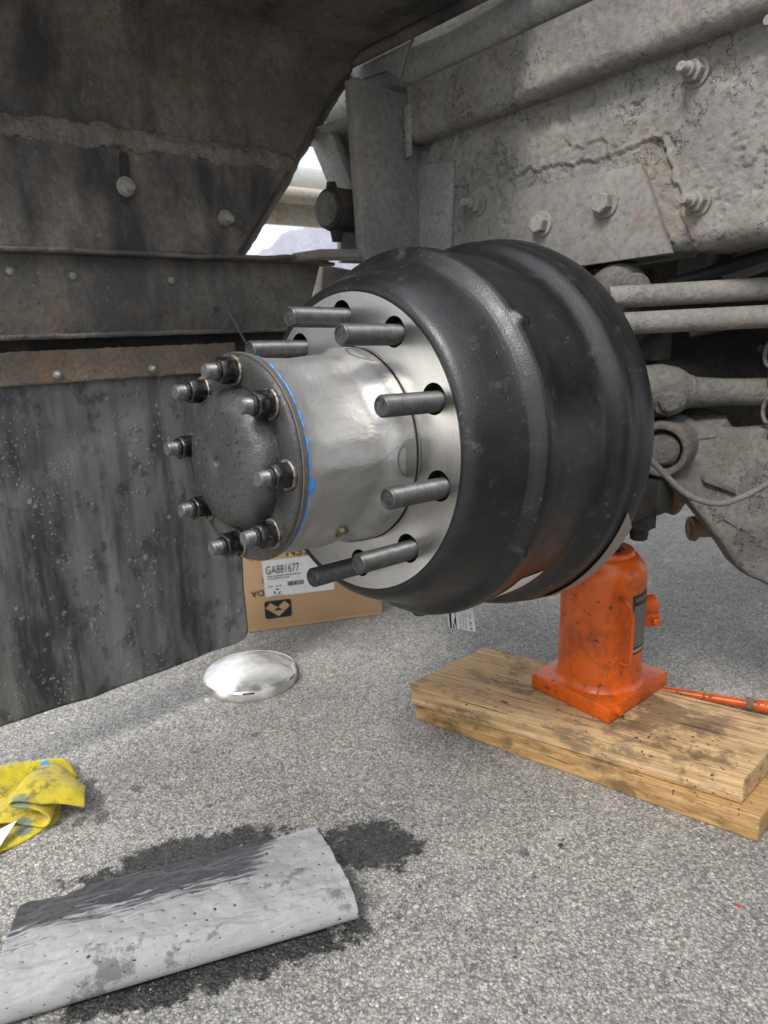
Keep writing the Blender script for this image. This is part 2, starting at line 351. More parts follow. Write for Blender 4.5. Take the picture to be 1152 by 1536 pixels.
k = Mat('yellow_cloth')
c = k.mix(k.ramp(k.noise(22, 5, 0.65), [(0.35, 0), (0.7, 1)]), (0.66, 0.52, 0.025), (0.46, 0.37, 0.03))
c = k.mix(k.ramp(k.noise(38, 7, 0.75), [(0.50, 0), (0.64, 0.8)]), c, (0.095, 0.085, 0.03))
bl = k.ramp(k.math('ADD', k.math('MULTIPLY', k.noise(80, 4), 0.4), 0), [(0.0, 0), (1.0, 0)])
tx, ty, tz = k.sep()
def cdot(cx, cy, rr):
    dx = k.math('SUBTRACT', tx, cx); dy = k.math('SUBTRACT', ty, cy)
    dd = k.math('SQRT', k.math('ADD', k.math('MULTIPLY', dx, dx), k.math('MULTIPLY', dy, dy)))
    dd = k.math('ADD', dd, k.math('MULTIPLY', k.math('SUBTRACT', k.noise(130, 4), 0.5), 0.02))
    return k.ramp(k.math('DIVIDE', dd, rr), [(0.7, 1), (1.0, 0)])
c = k.mix(cdot(-0.283, 0.452, 0.009), c, (0.07, 0.29, 0.62))
c = k.mix(k.math('MULTIPLY', cdot(-0.345, 0.350, 0.014), 0.7), c, (0.05, 0.16, 0.20))
nn = k.bump(k.vor(900), 0.7, 0.0012, k.bump(k.noise(160, 3), 0.4, 0.0015))
M['yellow'] = k.done(c, 0.95, 0, nn, 0.1, 0, 0.25)

k = Mat('absorbent_pad')
uv = k.tc.outputs['UV']; u_, v_, _ = k.sep(uv)
c = k.mix(k.ramp(k.noise(14, 5, 0.65), [(0.35, 0), (0.7, 1)]), (0.335, 0.332, 0.332), (0.25, 0.248, 0.25))
c = k.mix(k.ramp(k.noise(900, 2), [(0.35, 0.35), (0.6, 0)]), c, (0.18, 0.175, 0.18))
wetn = k.math('ADD', v_, k.math('MULTIPLY', k.math('SUBTRACT', k.noise(6.0, 6, 0.68, k.mapping((1.0, 9, 1), co=uv)), 0.5), 0.6))
wetn = k.math('SUBTRACT', wetn, k.math('MULTIPLY', k.ramp(u_, [(0.70, 0), (1.0, 1)]), 0.45))
wm = k.ramp(wetn, [(0.74, 0), (0.80, 0.95)])
wm2 = k.ramp(k.noise(17, 6, 0.72, k.mapping((1, 1, 1), (2.2, 0.4, 0), (0, 0, 0.4))), [(0.56, 0), (0.62, 0.6)])
c = k.mix(k.math('MAXIMUM', wm, wm2), c, (0.034, 0.035, 0.040))
row = k.math('FLOOR', k.math('MULTIPLY', v_, 22.0))
par = k.math('MULTIPLY', k.math('MODULO', row, 2.0), 0.5)
fx = k.math('MULTIPLY', k.math('SUBTRACT', k.math('FRACT', k.math('ADD', k.math('ADD', k.math('MULTIPLY', u_, 17.0), par), 0.5)), 0.5), 0.022)
fy = k.math('MULTIPLY', k.math('SUBTRACT', k.math('FRACT', k.math('MULTIPLY', v_, 22.0)), 0.5), 0.016)
dd = k.math('SQRT', k.math('ADD', k.math('MULTIPLY', fx, fx), k.math('MULTIPLY', fy, fy)))
dd = k.math('ADD', dd, k.math('MULTIPLY', k.math('SUBTRACT', k.noise(38, 2), 0.47), 0.006))
c = k.mix(k.ramp(k.math('MULTIPLY', dd, 400.0), [(0.42, 0.92), (0.66, 0)]), c, (0.02, 0.02, 0.022))
n = k.bump(k.noise(700, 2), 0.4, 0.0008, k.bump(k.noise(90, 4), 0.4, 0.002))
M['pad'] = k.done(c, k.mix(wm, (0.95,)*3, (0.45,)*3), 0, n, 0.25, 0, 0.1)

k = Mat('cardboard')
c = k.mix(k.ramp(k.noise(8, 5), [(0.35, 0), (0.7, 1)]), (0.47, 0.31, 0.175), (0.41, 0.265, 0.145))
fl = k.wave(60, 0.3, 1, 1, 'BANDS', 'Z')
M['card'] = k.done(c, 0.82, 0, k.bump(fl, 0.08, 0.0006, k.bump(k.noise(200, 3), 0.2, 0.0006)), 0.25)
def plain(name, col, rough=0.6, metal=0, nz=0.0):
    k = Mat(name)
    c = k.mix(k.ramp(k.noise(60, 5, 0.65), [(0.3, 0), (0.7, 1)]), col, tuple(v * 0.86 for v in col))
    return k.done(c, rough, metal, k.bump(k.noise(300, 3), 0.25, 0.0006), 0.4)
M['ink'] = plain('black_ink', (0.018, 0.017, 0.017), 0.7)
M['greyink'] = plain('grey_ink', (0.16, 0.16, 0.16), 0.7)
M['paper'] = plain('white_paper', (0.72, 0.72, 0.71), 0.55)
M['taupe'] = plain('taupe_strip', (0.27, 0.225, 0.195), 0.5)
M['plate'] = plain('black_label', (0.022, 0.021, 0.02), 0.5)
M['platetxt'] = plain('label_print', (0.34, 0.31, 0.27), 0.5)
M['hose'] = dusty('hose_dust', (0.165, 0.158, 0.147), (0.12, 0.115, 0.108), None, 0, 0.8, 0.4, 2.0)
M['black'] = plain('black_rubber', (0.02, 0.02, 0.021), 0.55)
M['boltgrey'] = dusty('bolt_dust', (0.33, 0.315, 0.29), (0.24, 0.23, 0.21), None, 0.3, 0.8, 0.7, 3.0)
M['boltsteel'] = plain('worn_bolt_steel', (0.38, 0.36, 0.33), 0.45, 0.6)
M['wire'] = plain('wire_steel', (0.10, 0.095, 0.09), 0.5, 0.4)
M['brass'] = plain('brass_plug', (0.20, 0.165, 0.085), 0.4, 0.9)
M['red'] = plain('red_crumb', (0.45, 0.05, 0.03), 0.6)
M['grit'] = dusty('grit_stone', (0.36, 0.34, 0.31), (0.16, 0.155, 0.15), None, 0, 0.9, 0.4, 18.0)
M['darkgrit'] = dusty('grit_dark', (0.06, 0.058, 0.055), (0.035, 0.034, 0.033), None, 0, 0.9, 0.4, 18.0)

# ------------------------------------------------------------------ mesh helpers
def mk(name, verts, faces, mat, parent=None, smooth=True, sharp=35, local=False):
    me = bpy.data.meshes.new(name)
    me.from_pydata([tuple(v) for v in verts], [], faces)
    bm = bmesh.new(); bm.from_mesh(me)
    bmesh.ops.recalc_face_normals(bm, faces=bm.faces)
    a = math.radians(sharp)
    for f in bm.faces: f.smooth = smooth
    if smooth:
        for e in bm.edges:
            if len(e.link_faces) == 2 and e.calc_face_angle(0) > a: e.smooth = False
    bm.to_mesh(me); bm.free()
    if isinstance(mat, str): mat = M[mat]
    me.materials.append(mat)
    return put(name, me, parent, local)

def put(name, me, parent=None, local=False):
    ob = bpy.data.objects.new(name, me); COL.objects.link(ob)
    if parent is not None:
        ob.parent = parent
        if not local: ob.matrix_parent_inverse = root_inv(parent)
    return ob

def root_inv(o):
    m = Matrix.Identity(4)
    while o is not None:
        m = o.matrix_basis.copy() @ m if o.parent is None else (o.matrix_parent_inverse @ o.matrix_basis) @ m
        o = o.parent
    return m.inverted()

def thing(name, label, cat, loc=(0, 0, 0), mat=None, group=None):
    o = bpy.data.objects.new(name, None); COL.objects.link(o)
    o.empty_display_size = 0.05
    o.matrix_basis = mat if mat is not None else Matrix.Translation(loc)
    tag(o, label, cat, group); return o
def tag(o, label, cat, group=None):
    o['label'] = label; o['category'] = cat
    if group: o['group'] = group
    return o
def structure(o): o['kind'] = 'structure'; return o

def box_v(c, s, rot=None):
    x, y, z = s[0] / 2, s[1] / 2, s[2] / 2
    v = [Vector(p) for p in ((-x, -y, -z), (x, -y, -z), (x, y, -z), (-x, y, -z), (-x, -y, z), (x, -y, z), (x, y, z), (-x, y, z))]
    if rot is not None: v = [rot @ p for p in v]
    return [p + Vector(c) for p in v]
BOXF = [(0, 3, 2, 1), (4, 5, 6, 7), (0, 1, 5, 4), (1, 2, 6, 5), (2, 3, 7, 6), (3, 0, 4, 7)]
def bevel_mesh(ob, w, seg=2):
    bm = bmesh.new(); bm.from_mesh(ob.data)
    es = [e for e in bm.edges if len(e.link_faces) == 2 and e.calc_face_angle(0) > 0.6]
    bmesh.ops.bevel(bm, geom=es, offset=w, segments=seg, profile=0.5, affect='EDGES', clamp_overlap=True)
    for f in bm.faces: f.smooth = True
    for e in bm.edges:
        e.smooth = not (len(e.link_faces) == 2 and e.calc_face_angle(0) > 0.7)
    bm.to_mesh(ob.data); bm.free(); return ob
def box(name, c, s, mat, parent=None, bev=0.003, rot=None):
    ob = mk(name, box_v(c, s, rot), BOXF, mat, parent, True)
    return bevel_mesh(ob, bev) if bev else ob
def prism(name, pts, off, mat, parent=None, bev=0.0, seg=2):
    """polygon pts (3d, planar) extruded by the vector off"""
    n = len(pts); v = [Vector(p) for p in pts]; v += [p + Vector(off) for p in v]
    f = [tuple(range(n)), tuple(range(2 * n - 1, n - 1, -1))] + [(i, (i + 1) % n, n + (i + 1) % n, n + i) for i in range(n)]
    ob = mk(name, v, f, mat, parent)
    return bevel_mesh(ob, bev, seg) if bev else ob

def lathe_data(prof, seg=64, a0=0, a1=2 * PI, rfun=None, closed_ends=True):
    """prof: list of (s, r) revolved about local z"""
    full = abs(a1 - a0 - 2 * PI) < 1e-6
    V = []; F = []
    nr = seg if full else seg + 1
    for s, r in prof:
        for j in range(nr):
            a = a0 + (a1 - a0) * j / seg
            rr = rfun(s, r, a) if rfun else r
            V.append(Vector((rr * math.cos(a), rr * math.sin(a), s)))
    for i in range(len(prof) - 1):
        for j in range(seg):
            q = (j + 1) % nr
            F.append((i * nr + j, i * nr + q, (i + 1) * nr + q, (i + 1) * nr + j))
    if closed_ends and full:
        if prof[0][1] > 1e-6: F.append(tuple(range(nr - 1, -1, -1)))
        if prof[-1][1] > 1e-6: F.append(tuple((len(prof) - 1) * nr + j for j in range(nr)))
    return V, F
def frame_to(p, d):
    d = Vector(d).normalized()
    q = d.to_track_quat('Z', 'Y'); return Matrix.Translation(Vector(p)) @ q.to_matrix().to_4x4()
def lathe(name, prof, mat, parent=None, at=(0, 0, 0), d=(0, 0, 1), seg=48, sharp=35, **kw):
    V, F = lathe_data(prof, seg, **kw); T = frame_to(at, d)
    return mk(name, [T @ v for v in V], F, mat, parent, True, sharp)
def tube_data(path, rad, seg=12, cap=True):
    P = [Vector(p) for p in path]; n = len(P); V = []; F = []
    up = Vector((0.13, 0.21, 0.97)).normalized()
    prev = None
    for i in range(n):
        t = (P[min(i + 1, n - 1)] - P[max(i - 1, 0)]).normalized()
        if prev is None:
            a = t.cross(up)
            if a.length < 1e-3: a = t.cross(Vector((1, 0, 0)))
        else:
            a = prev - t * prev.dot(t)
        a.normalize(); b = t.cross(a); prev = a
        r = rad[i] if isinstance(rad, (list, tuple)) else rad
        for j in range(seg):
            an = 2 * PI * j / seg
            V.append(P[i] + (a * math.cos(an) + b * math.sin(an)) * r)
    for i in range(n - 1):
        for j in range(seg):
            q = (j + 1) % seg
            F.append((i * seg + j, i * seg + q, (i + 1) * seg + q, (i + 1) * seg + j))
    if cap:
        F.append(tuple(range(seg - 1, -1, -1))); F.append(tuple((n - 1) * seg + j for j in range(seg)))
    return V, F
def tube(name, path, rad, mat, parent=None, seg=12):
    V, F = tube_data(path, rad, seg); return mk(name, V, F, mat, parent, True, 50)
def smooth_path(pts, n=8):
    P = [Vector(p) for p in pts]; P = [2 * P[0] - P[1]] + P + [2 * P[-1] - P[-2]]; out = []
    for i in range(1, len(P) - 2):
        a, b, c, d = P[i - 1:i + 3]
        for j in range(n):
            t = j / n
            out.append(0.5 * ((2 * b) + (c - a) * t + (2 * a - 5 * b + 4 * c - d) * t * t + (3 * b - a - 3 * c + d) * t ** 3))
    out.append(P[-2]); return out
def grid(name, nu, nv, fn, mat, parent=None, sharp=180, uv=False, thick=0.0):
    V = [fn(i / nu, j / nv) for j in range(nv + 1) for i in range(nu + 1)]
    F = [(j * (nu + 1) + i, j * (nu + 1) + i + 1, (j + 1) * (nu + 1) + i + 1, (j + 1) * (nu + 1) + i) for j in range(nv) for i in range(nu)]
    me = bpy.data.meshes.new(name); me.from_pydata([tuple(v) for v in V], [], F)
    if uv:
        ul = me.uv_layers.new(name='uv')
        for p in me.polygons:
            for li in p.loop_indices:
                vi = me.loops[li].vertex_index
                ul.data[li].uv = ((vi % (nu + 1)) / nu, (vi // (nu + 1)) / nv)
    me.polygons.foreach_set('use_smooth', [True] * len(me.polygons))
    me.materials.append(M[mat] if isinstance(mat, str) else mat)
    ob = put(name, me, parent)
    if thick:
        s = ob.modifiers.new('thickness', 'SOLIDIFY'); s.thickness = abs(thick); s.offset = -1 if thick > 0 else 1
    return ob
def fb(x, y, z=0.0, o=4):
    return noise.fractal(Vector((x, y, z)), 1.0, 2.0, o, noise_basis='PERLIN_ORIGINAL')
def text_mesh(s, size, depth=0.0):
    cu = bpy.data.curves.new('lettering', 'FONT'); cu.body = s; cu.size = size; cu.align_x = 'LEFT'
    cu.resolution_u = 3
    ob = bpy.data.objects.new('lettering', cu); COL.objects.link(ob)
    dg = bpy.context.evaluated_depsgraph_get()
    me = bpy.data.meshes.new_from_object(ob.evaluated_get(dg))
    V = [v.co.copy() for v in me.vertices]; F = [tuple(p.vertices) for p in me.polygons]
    COL.objects.unlink(ob); bpy.data.objects.remove(ob); bpy.data.meshes.remove(me)
    return V, F
def hexbolt_data(af, h, cham=0.12):
    R = af / math.sqrt(3); V = []; F = []
    for (zz, kf) in ((0, 1.0), (h * (1 - cham), 1.0), (h, 0.88)):
        for j in range(6):
            a = PI / 3 * j; V.append(Vector((R * kf * math.cos(a), R * kf * math.sin(a), zz)))
    for i in range(2):
        for j in range(6):
            q = (j + 1) % 6; F.append((i * 6 + j, i * 6 + q, i * 6 + 6 + q, i * 6 + 6 + j))
    F.append(tuple(range(12, 18))); F.append((5, 4, 3, 2, 1, 0)); return V, F
def thread_prof(s0, s1, r, pitch=0.0015, dep=0.0007, cham=0.0015):
    """profile from s0 (root) to s1 (tip) with ridges"""
    p = [(s0, r)]; n = max(2, int(abs(s1 - s0) / pitch)); d = (s1 - s0) / n
    for i in range(n - 1):
        p.append((s0 + d * (i + 0.5), r - dep)); p.append((s0 + d * (i + 1), r))
    sg = 1 if s1 > s0 else -1
    p.append((s1 - sg * cham * 0.3, r - dep)); p.append((s1, r - cham)); return p

# ------------------------------------------------------------------ setting
g = mk('ground', [(-400, -400, 0), (400, -400, 0), (400, 400, 0), (-400, 400, 0)], [(0, 1, 2, 3)], 'asphalt', None, False)
structure(g)
def mfn(u, v):
    a = math.radians(10 + 95 * u); R = 3200 + 900 * v
    prof = (1 - v) * 0 + math.sin(v * PI) ** 0.9
    h = 360 + 100 * math.sin(u * 23.0) + 170 * fb(u * 9, 1.3, 0, 6) + 60 * fb(u * 40, v * 6, 2, 4)
    return Vector((R * math.sin(a), R * math.cos(a), -5 + prof * max(60, h)))
mt = grid('mountain', 260, 14, mfn, 'hazy_rock'); structure(mt)

# ------------------------------------------------------------------ truck: fender panel
FX0 = -0.46
fend = thing('wheel_fender', 'dark grimy steel wheel fender curving overhead at the upper left', 'fender', (-0.1, 0.48, 0.785))
sec = [(0.476, 0.788), (0.477, 0.86), (0.479, 0.935), (0.484, 0.95), (0.489, 0.965), (0.490, 1.02), (0.489, 1.07), (0.483, 1.10), (0.468, 1.125), (0.44, 1.139), (0.40, 1.143), (0.32, 1.145), (0.24, 1.146), (0.16, 1.149), (0.09, 1.151)]
def xr(z):
    t = min(1, max(0, (z - 0.788) / (1.115 - 0.788))); return 0.145 + t * (0.415 - 0.145)
def sec_at(t):
    n = len(sec) - 1; f = min(t * n, n - 1e-6); i = int(f); f -= i
    return sec[i][0] * (1 - f) + sec[i + 1][0] * f, sec[i][1] * (1 - f) + sec[i + 1][1] * f
def ffn(lo, hi):
    def fn(u, v):
        y, z = sec_at(lo + (hi - lo) * v); x1 = xr(z) + (0.003 * fb(z * 40, 3) if v < 1 else 0)
        x = FX0 + (x1 - FX0) * u
        return Vector((x, y + 0.0025 * fb(x * 6, z * 6, y * 5), z + 0.002 * fb(x * 9, y * 9, 4)))
    return fn
NS = len(sec) - 1
grid('lower_panel', 80, 30, ffn(0, 2 / NS), 'fender', fend, thick=-0.005)
grid('upper_panel', 80, 90, ffn(3.2 / NS, 1), 'fender', fend, thick=-0.005)
# thick weld seam between the two panels
def weld(u, v):
    x = FX0 + (xr(0.945) - 0.004 - FX0) * u; a = PI * v
    rr = 0.0125 + 0.005 * fb(x * 26, v * 3, 1) + 0.0022 * fb(x * 110, v * 8, 2)
    return Vector((x, 0.480 - rr * 0.75 * math.sin(a), 0.944 - rr * 1.35 * math.cos(a) + 0.004 * fb(x * 7, 0, 5)))
grid('weld_seam', 260, 12, weld, 'weld', fend)
# folded flange on the slanted right edge
def flange(u, v):
    z = 0.788 + (1.128 - 0.788) * u; x = xr(z) + 0.002 * fb(z * 60, 1)
    y = 0.478 + 0.012 * min(1, max(0, (z - 0.93) / 0.04))
    return Vector((x + 0.026 * v + 0.002 * fb(z * 50, 7) * v, y + 0.004 + 0.030 * v ** 1.3, z - 0.006 * v))
grid('edge_flange', 90, 6, flange, 'fender', fend, thick=0.005)
# rolled side lip along the top
tube('side_lip', [(0.418, 0.475 - 0.032 * i, 1.128 + 0.0014 * i) for i in range(13)], 0.010, 'fender', fend, 10)
# slot with adjusting bolt
def slot_pts(cx, cz, w, h, tilt, n=8):
    pts = []
    for i in range(n + 1): pts.append((w * math.cos(PI * i / n), h / 2 - w + w * math.sin(PI * i / n)))
    for i in range(n + 1): pts.append((w * math.cos(PI + PI * i / n), -h / 2 + w + w * math.sin(PI + PI * i / n)))
    return [Vector((cx + p[0] * math.cos(tilt) - p[1] * math.sin(tilt), 0.4705, cz + p[0] * math.sin(tilt) + p[1] * math.cos(tilt))) for p in pts]
prism('slot', slot_pts(-0.035, 0.893, 0.0065, 0.072, -0.10), (0, 0.004, 0), 'black', fend)
def stud_bolt(parent, at, d, s=1.0, mat='boltgrey', name='bolt'):
    b = lathe(name, [(0, 0.012 * s), (0.003 * s, 0.012 * s)] + [(0.003 * s, 0.0095 * s), (0.009 * s, 0.0095 * s), (0.0095 * s, 0.0085 * s)] + [(0.0095 * s, 0.006 * s)] + thread_prof(0.0095 * s, 0.019 * s, 0.006 * s, 0.002 * s, 0.0007 * s), mat, parent, at, d, 20)
    return b
stud_bolt(fend, (-0.036, 0.472, 0.881), (0.05, -1, -0.1), 1.15)
stud_bolt(fend, (0.128, 0.472, 0.848), (0.1, -1, -0.2), 1.05)
# unseen body floor, added overhead to shade the wheel bay
box('unseen_body_floor', (1.23, -0.55, 1.38), (2.0, 3.2, 0.05), 'susp_dark', fend, 0.004)

# ------------------------------------------------------------------ truck: angle iron that carries the flap
ai = thing('angle_iron', 'dusty steel angle iron under the fender with curled top edge', 'angle iron', (-0.1, 0.5, 0.66))
def aface(u, v):
    x = FX0 + (0.335 - 0.05 * v - FX0) * u; z = 0.7865 - 0.1205 * v
    return Vector((x, 0.490 + 0.004 * fb(x * 5, z * 9) + 0.0012 * fb(x * 40, z * 40, 3), z - 0.012 * (x + 0.2) * 0.6))
grid('web', 160, 30, aface, 'angle', ai, thick=-0.006)
def atop(u, v):
    x = FX0 + (0.345 - FX0) * u; c = max(0, (x - 0.10) / 0.24)
    lip = 0.010 * c * math.sin(min(1, c) * 3.2) + 0.003 * fb(x * 12, 2)
    return Vector((x, 0.494 - 0.034 * v + 0.002 * fb(x * 30, v * 3), 0.785 - 0.012 * (x + 0.2) * 0.6 + lip * v - 0.012 * max(0, c - 0.7)))
grid('top_flange', 160, 6, atop, 'angle', ai, thick=0.006)
def abot(u, v):
    x = FX0 + (0.26 - FX0) * u
    return Vector((x, 0.492 - 0.030 * v + 0.0015 * fb(x * 40, v * 3, 9), 0.667 - 0.012 * (x + 0.2) * 0.6 + 0.0015 * fb(x * 25, 5)))
grid('bottom_flange', 160, 4, abot, 'angle', ai, thick=0.007)
for (bx, bz) in [(-0.125, 0.755), (0.03, 0.75), (-0.21, 0.76)]:
    lathe('rivet', [(0, 0.006), (0.003, 0.0055), (0.005, 0.003), (0.0055, 0.0)], 'boltgrey', ai, (bx, 0.487, bz), (0, -1, 0), 14)
box('backing_plate', (-0.08, 0.497, 0.645), (0.70, 0.012, 0.05), 'susp_dark', ai, 0.002)

fs = thing('mud_flap', 'black rubber mud flap with dried mud splatter hanging at the left', 'mud flap', (-0.16, 0.486, 0.1))
def flapfn(u, v):
    z = 0.615 - 0.518 * v
    xr_ = 0.122 - 0.012 * math.sin(v * PI) * 0.5 + 0.006 * math.sin(v * 5.0)
    if v > 0.955: xr_ -= 0.028 * (1 - math.sqrt(max(0, 1 - ((v - 0.955) / 0.045) ** 2)))
    xl = -0.47
    x = xl + (xr_ - xl) * u
    z -= 0.012 * (x + 0.2) * v
    y = 0.485 + 0.004 * v * math.sin(x * 13 + 1.0) + 0.007 * v * fb(x * 5, z * 3) + 0.006 * math.exp(-((z - 0.44 - (x + 0.3) * 0.5) / 0.03) ** 2) * 0.6 - 0.006 * math.exp(-((x + 0.25 + 0.2 * (z - 0.4)) / 0.025) ** 2) * v
    return Vector((x, y, z))
grid('rubber_sheet', 120, 110, flapfn, 'rubber', fs, thick=-0.008)
def strip(u, v):
    x = -0.47 + 0.60 * u
    z = 0.651 - 0.047 * v - 0.012 * (x + 0.2) * 0.7
    return Vector((x, 0.4745 + 0.0012 * fb(x * 25, z * 25, 1), z + 0.001 * fb(x * 60, v, 3) * (1 if v > 0.5 else 2)))
cs = grid('clamp_strip', 160, 14, strip, 'strip', fs, thick=-0.006)
for bx in (-0.31, -0.172, -0.026, 0.10):
    stud_bolt(fs, (bx, 0.472, 0.616 - 0.008 * (bx + 0.2)), (0.1, -1, 0.1), 0.55, 'boltsteel', 'bolt')

# wire poking from the angle iron
wr = tag(tube('bent_wire', smooth_path([(0.10, 0.488, 0.707), (0.107, 0.470, 0.705), (0.116, 0.455, 0.690), (0.125, 0.448, 0.665), (0.138, 0.445, 0.640)], 6), 0.0022, 'wire', None, 8), 'thin bent wire dangling from the angle iron behind the hub', 'wire')

# ------------------------------------------------------------------ truck: chassis frame
def tz(y): return -0.062 * y
fr = thing('chassis_frame', 'dusty grey truck frame rails with flaking paint at the upper right', 'truck frame', (0.5, 0, 0.75))
YF0, YF1 = -0.62, 0.405
gus = [(-0.118, 0.749), (-0.064, 0.876), (0.158, 0.885), (0.172, 0.81), (0.10, 0.752)]
def in_poly_dist(y, z, poly):
    d = 1e9; inside = False; n = len(poly)
    for i in range(n):
        ay, az = poly[i]; by, bz = poly[(i + 1) % n]
        t = max(0, min(1, ((y - ay) * (by - ay) + (z - az) * (bz - az)) / ((by - ay) ** 2 + (bz - az) ** 2)))
        d = min(d, math.hypot(y - ay - t * (by - ay), z - az - t * (bz - az)))
        if (az > z) != (bz > z) and y < (by - ay) * (z - az) / (bz - az) + ay: inside = not inside
    return -d if inside else d
def sstep(a, b, x):
    t = max(0, min(1, (x - a) / (b - a))); return t * t * (3 - 2 * t)
def webfn(u, v):
    y = YF1 + (YF0 - YF1) * u
    top, bot, R, tail = 1.02, 0.752, 0.022, 0.10
    L1 = top - bot - R; L2 = R * PI / 2; s = v * (L1 + L2 + tail)
    if s < L1: x, z, nx, nz = 0.50, top - s, -1, 0
    elif s < L1 + L2:
        a = (s - L1) / R; x = 0.50 + R - R * math.cos(a); z = bot + R - R * math.sin(a); nx, nz = -math.cos(a), -math.sin(a)
    else: x = 0.50 + R + (s - L1 - L2); z = bot; nx, nz = 0, -1
    gd = in_poly_dist(y, z, gus)
    edge = gd - 0.026 + 0.020 * fb(y * 16, z * 16, 2, 6)
    h = 0.0030 * sstep(-0.0010, 0.0010, edge)
    curl = 0.0034 * math.exp(-(max(0, edge) / 0.007) ** 2) * sstep(-0.001, 0.001, edge) * (0.5 + 0.5 * fb(y * 25, z * 25, 9)); h += max(0, curl)
    f2 = fb(y * 17 + 3, z * 17, 11, 6)
    pit = sstep(0.30, 0.312, f2 + 0.10 * sstep(-0.05, -0.2, y)); h -= 0.0032 * pit
    f3 = fb(y * 60 + 3, z * 60, 17, 3); h -= 0.0020 * sstep(0.48, 0.51, f3)
    rough = sstep(0.05, 0.35, fb(y * 7, z * 7, 5, 3))
    h += rough * 0.0012 * fb(y * 95, z * 95, 1, 3) + 0.0005 * fb(y * 60, z * 60, 8, 3)
    if edge < 0: h += 0.0012 * fb(y * 90, z * 90, 4, 3)
    return Vector((x + nx * h, y, z + nz * h + tz(y)))
grid('web', 440, 150, webfn, 'frame', fr, sharp=60)
def chan(x0, top, bot, R, y0, y1, tail, seed, amp=1.0):
    def fn(u, v):
        y = y0 + (y1 - y0) * u
        L1 = top - bot - R; L2 = R * PI / 2; s = v * (L1 + L2 + tail)
        if s < L1: x, z, nx, nz = x0, top - s, -1, 0
        elif s < L1 + L2:
            a = (s - L1) / R; x = x0 + R - R * math.cos(a); z = bot + R - R * math.sin(a); nx, nz = -math.cos(a), -math.sin(a)
        else: x = x0 + R + (s - L1 - L2); z = bot; nx, nz = 0, -1
        h = amp * (0.0022 * fb(y * 5, z * 9, seed, 3) + 0.0005 * fb(y * 60, z * 60, seed, 3))
        h -= amp * 0.0012 * sstep(0.40, 0.42, fb(y * 22, z * 22, seed + 3, 5))
        return Vector((x + nx * h, y, z + nz * h + tz(y)))
    return fn
grid('middle_channel', 300, 60, chan(0.455, 1.094, 1.004, 0.020, 0.372, YF0, 0.05, 21, 0.7), 'frame', fr)
grid('upper_channel', 300, 60, chan(0.442, 1.30, 1.095, 0.030, 1.1, YF0, 0.05, 33), 'frame2', fr)
prism('splice_plate', [(0.436, 0.78, 1.09), (0.436, 0.52, 1.105), (0.436, 0.405, 1.10), (0.436, 0.372, 1.082), (0.436, 0.335, 1.145), (0.436, 0.42, 1.20), (0.436, 0.78, 1.20)], (0.005, 0, 0), 'frame2', fr, 0.0015)
prism('gusset_plate', [(0.4865, y, z + tz(y)) for y, z in gus], (0.012, 0, 0), 'plate_steel', fr, 0.0015)
box('patch_plate', (0.4935, 0.352, 0.868), (0.009, 0.105, 0.160), 'frame2', fr, 0.003, Matrix.Rotation(0.05, 3, 'X'))
HV, HF = hexbolt_data(0.027, 0.0155)
def hexbolt(parent, at, d, s=1.0, rot=0.3):
    T = frame_to(at, d) @ Matrix.Rotation(rot, 4, 'Z') @ Matrix.Scale(s, 4)
    b = mk('hex_bolt', [T @ (v + Vector((0, 0, 0.004))) for v in HV], HF, 'boltgrey', parent, True, 30)
    lathe('washer', [(0, 0.0215 * s), (0.003 * s, 0.0215 * s), (0.0042 * s, 0.020 * s), (0.0042 * s, 0)], 'boltgrey', b, at, d, 28); return b
hexbolt(fr, (0.4865, 0.102, 0.818), (-1, 0, 0), 0.92, 0.25)
hexbolt(fr, (0.4865, -0.011, 0.835), (-1, 0, 0), 1.0, 0.6)
def frame_stud(at, s=0.78, d=(-1, 0.12, 0.05)):
    sc_ = lambda pr: [(a_ * s, b_ * s) for a_, b_ in pr]
    nb = lathe('nut', sc_([(0, 0.024), (0.004, 0.024), (0.005, 0.018), (0.018, 0.0175), (0.020, 0.015), (0.020, 0.0)]), 'boltgrey', fr, at, d, 24, rfun=lambda s_, r, a: r * (1 + 0.05 * math.cos(6 * a)) if 0.004 * s < s_ < 0.019 * s else r)
    lathe('stud_end', sc_([(0.019, 0.0125), (0.030, 0.012), (0.031, 0.0095)] + thread_prof(0.031, 0.050, 0.0085, 0.003, 0.001) + [(0.050, 0.0)]), 'boltgrey', nb, at, d, 18)
for p in [(0.499, -0.147, 0.820), (0.499, -0.131, 0.981)]: frame_stud(p)
frame_stud((0.499, -0.236, 1.004))
lathe('washer', [(0, 0.030), (0.002, 0.0295), (0.002, 0)], 'boltgrey', fr, (0.498, 0.236, 0.864), (-1, 0, 0), 32)
frame_stud((0.4965, 0.243, 0.866))
# weld bead at the bracket
def wb(u, v):
    z = 1.066 - 0.085 * u; a = PI * v
    rr = 0.0075 + 0.0030 * abs(math.sin(u * 26)) + 0.002 * fb(u * 30, v * 3)
    return Vector((0.4550 - rr * math.sin(a) * 0.45, 0.372 - rr * math.cos(a), z + tz(0.37)))
grid('weld_bead', 160, 10, wb, 'frame2', fr)
# cross beam and rust at the frame's near lower lip
box('lower_lip', (0.56, 0.17, 0.728), (0.06, 0.42, 0.03), 'susp_dark', fr, 0.004)

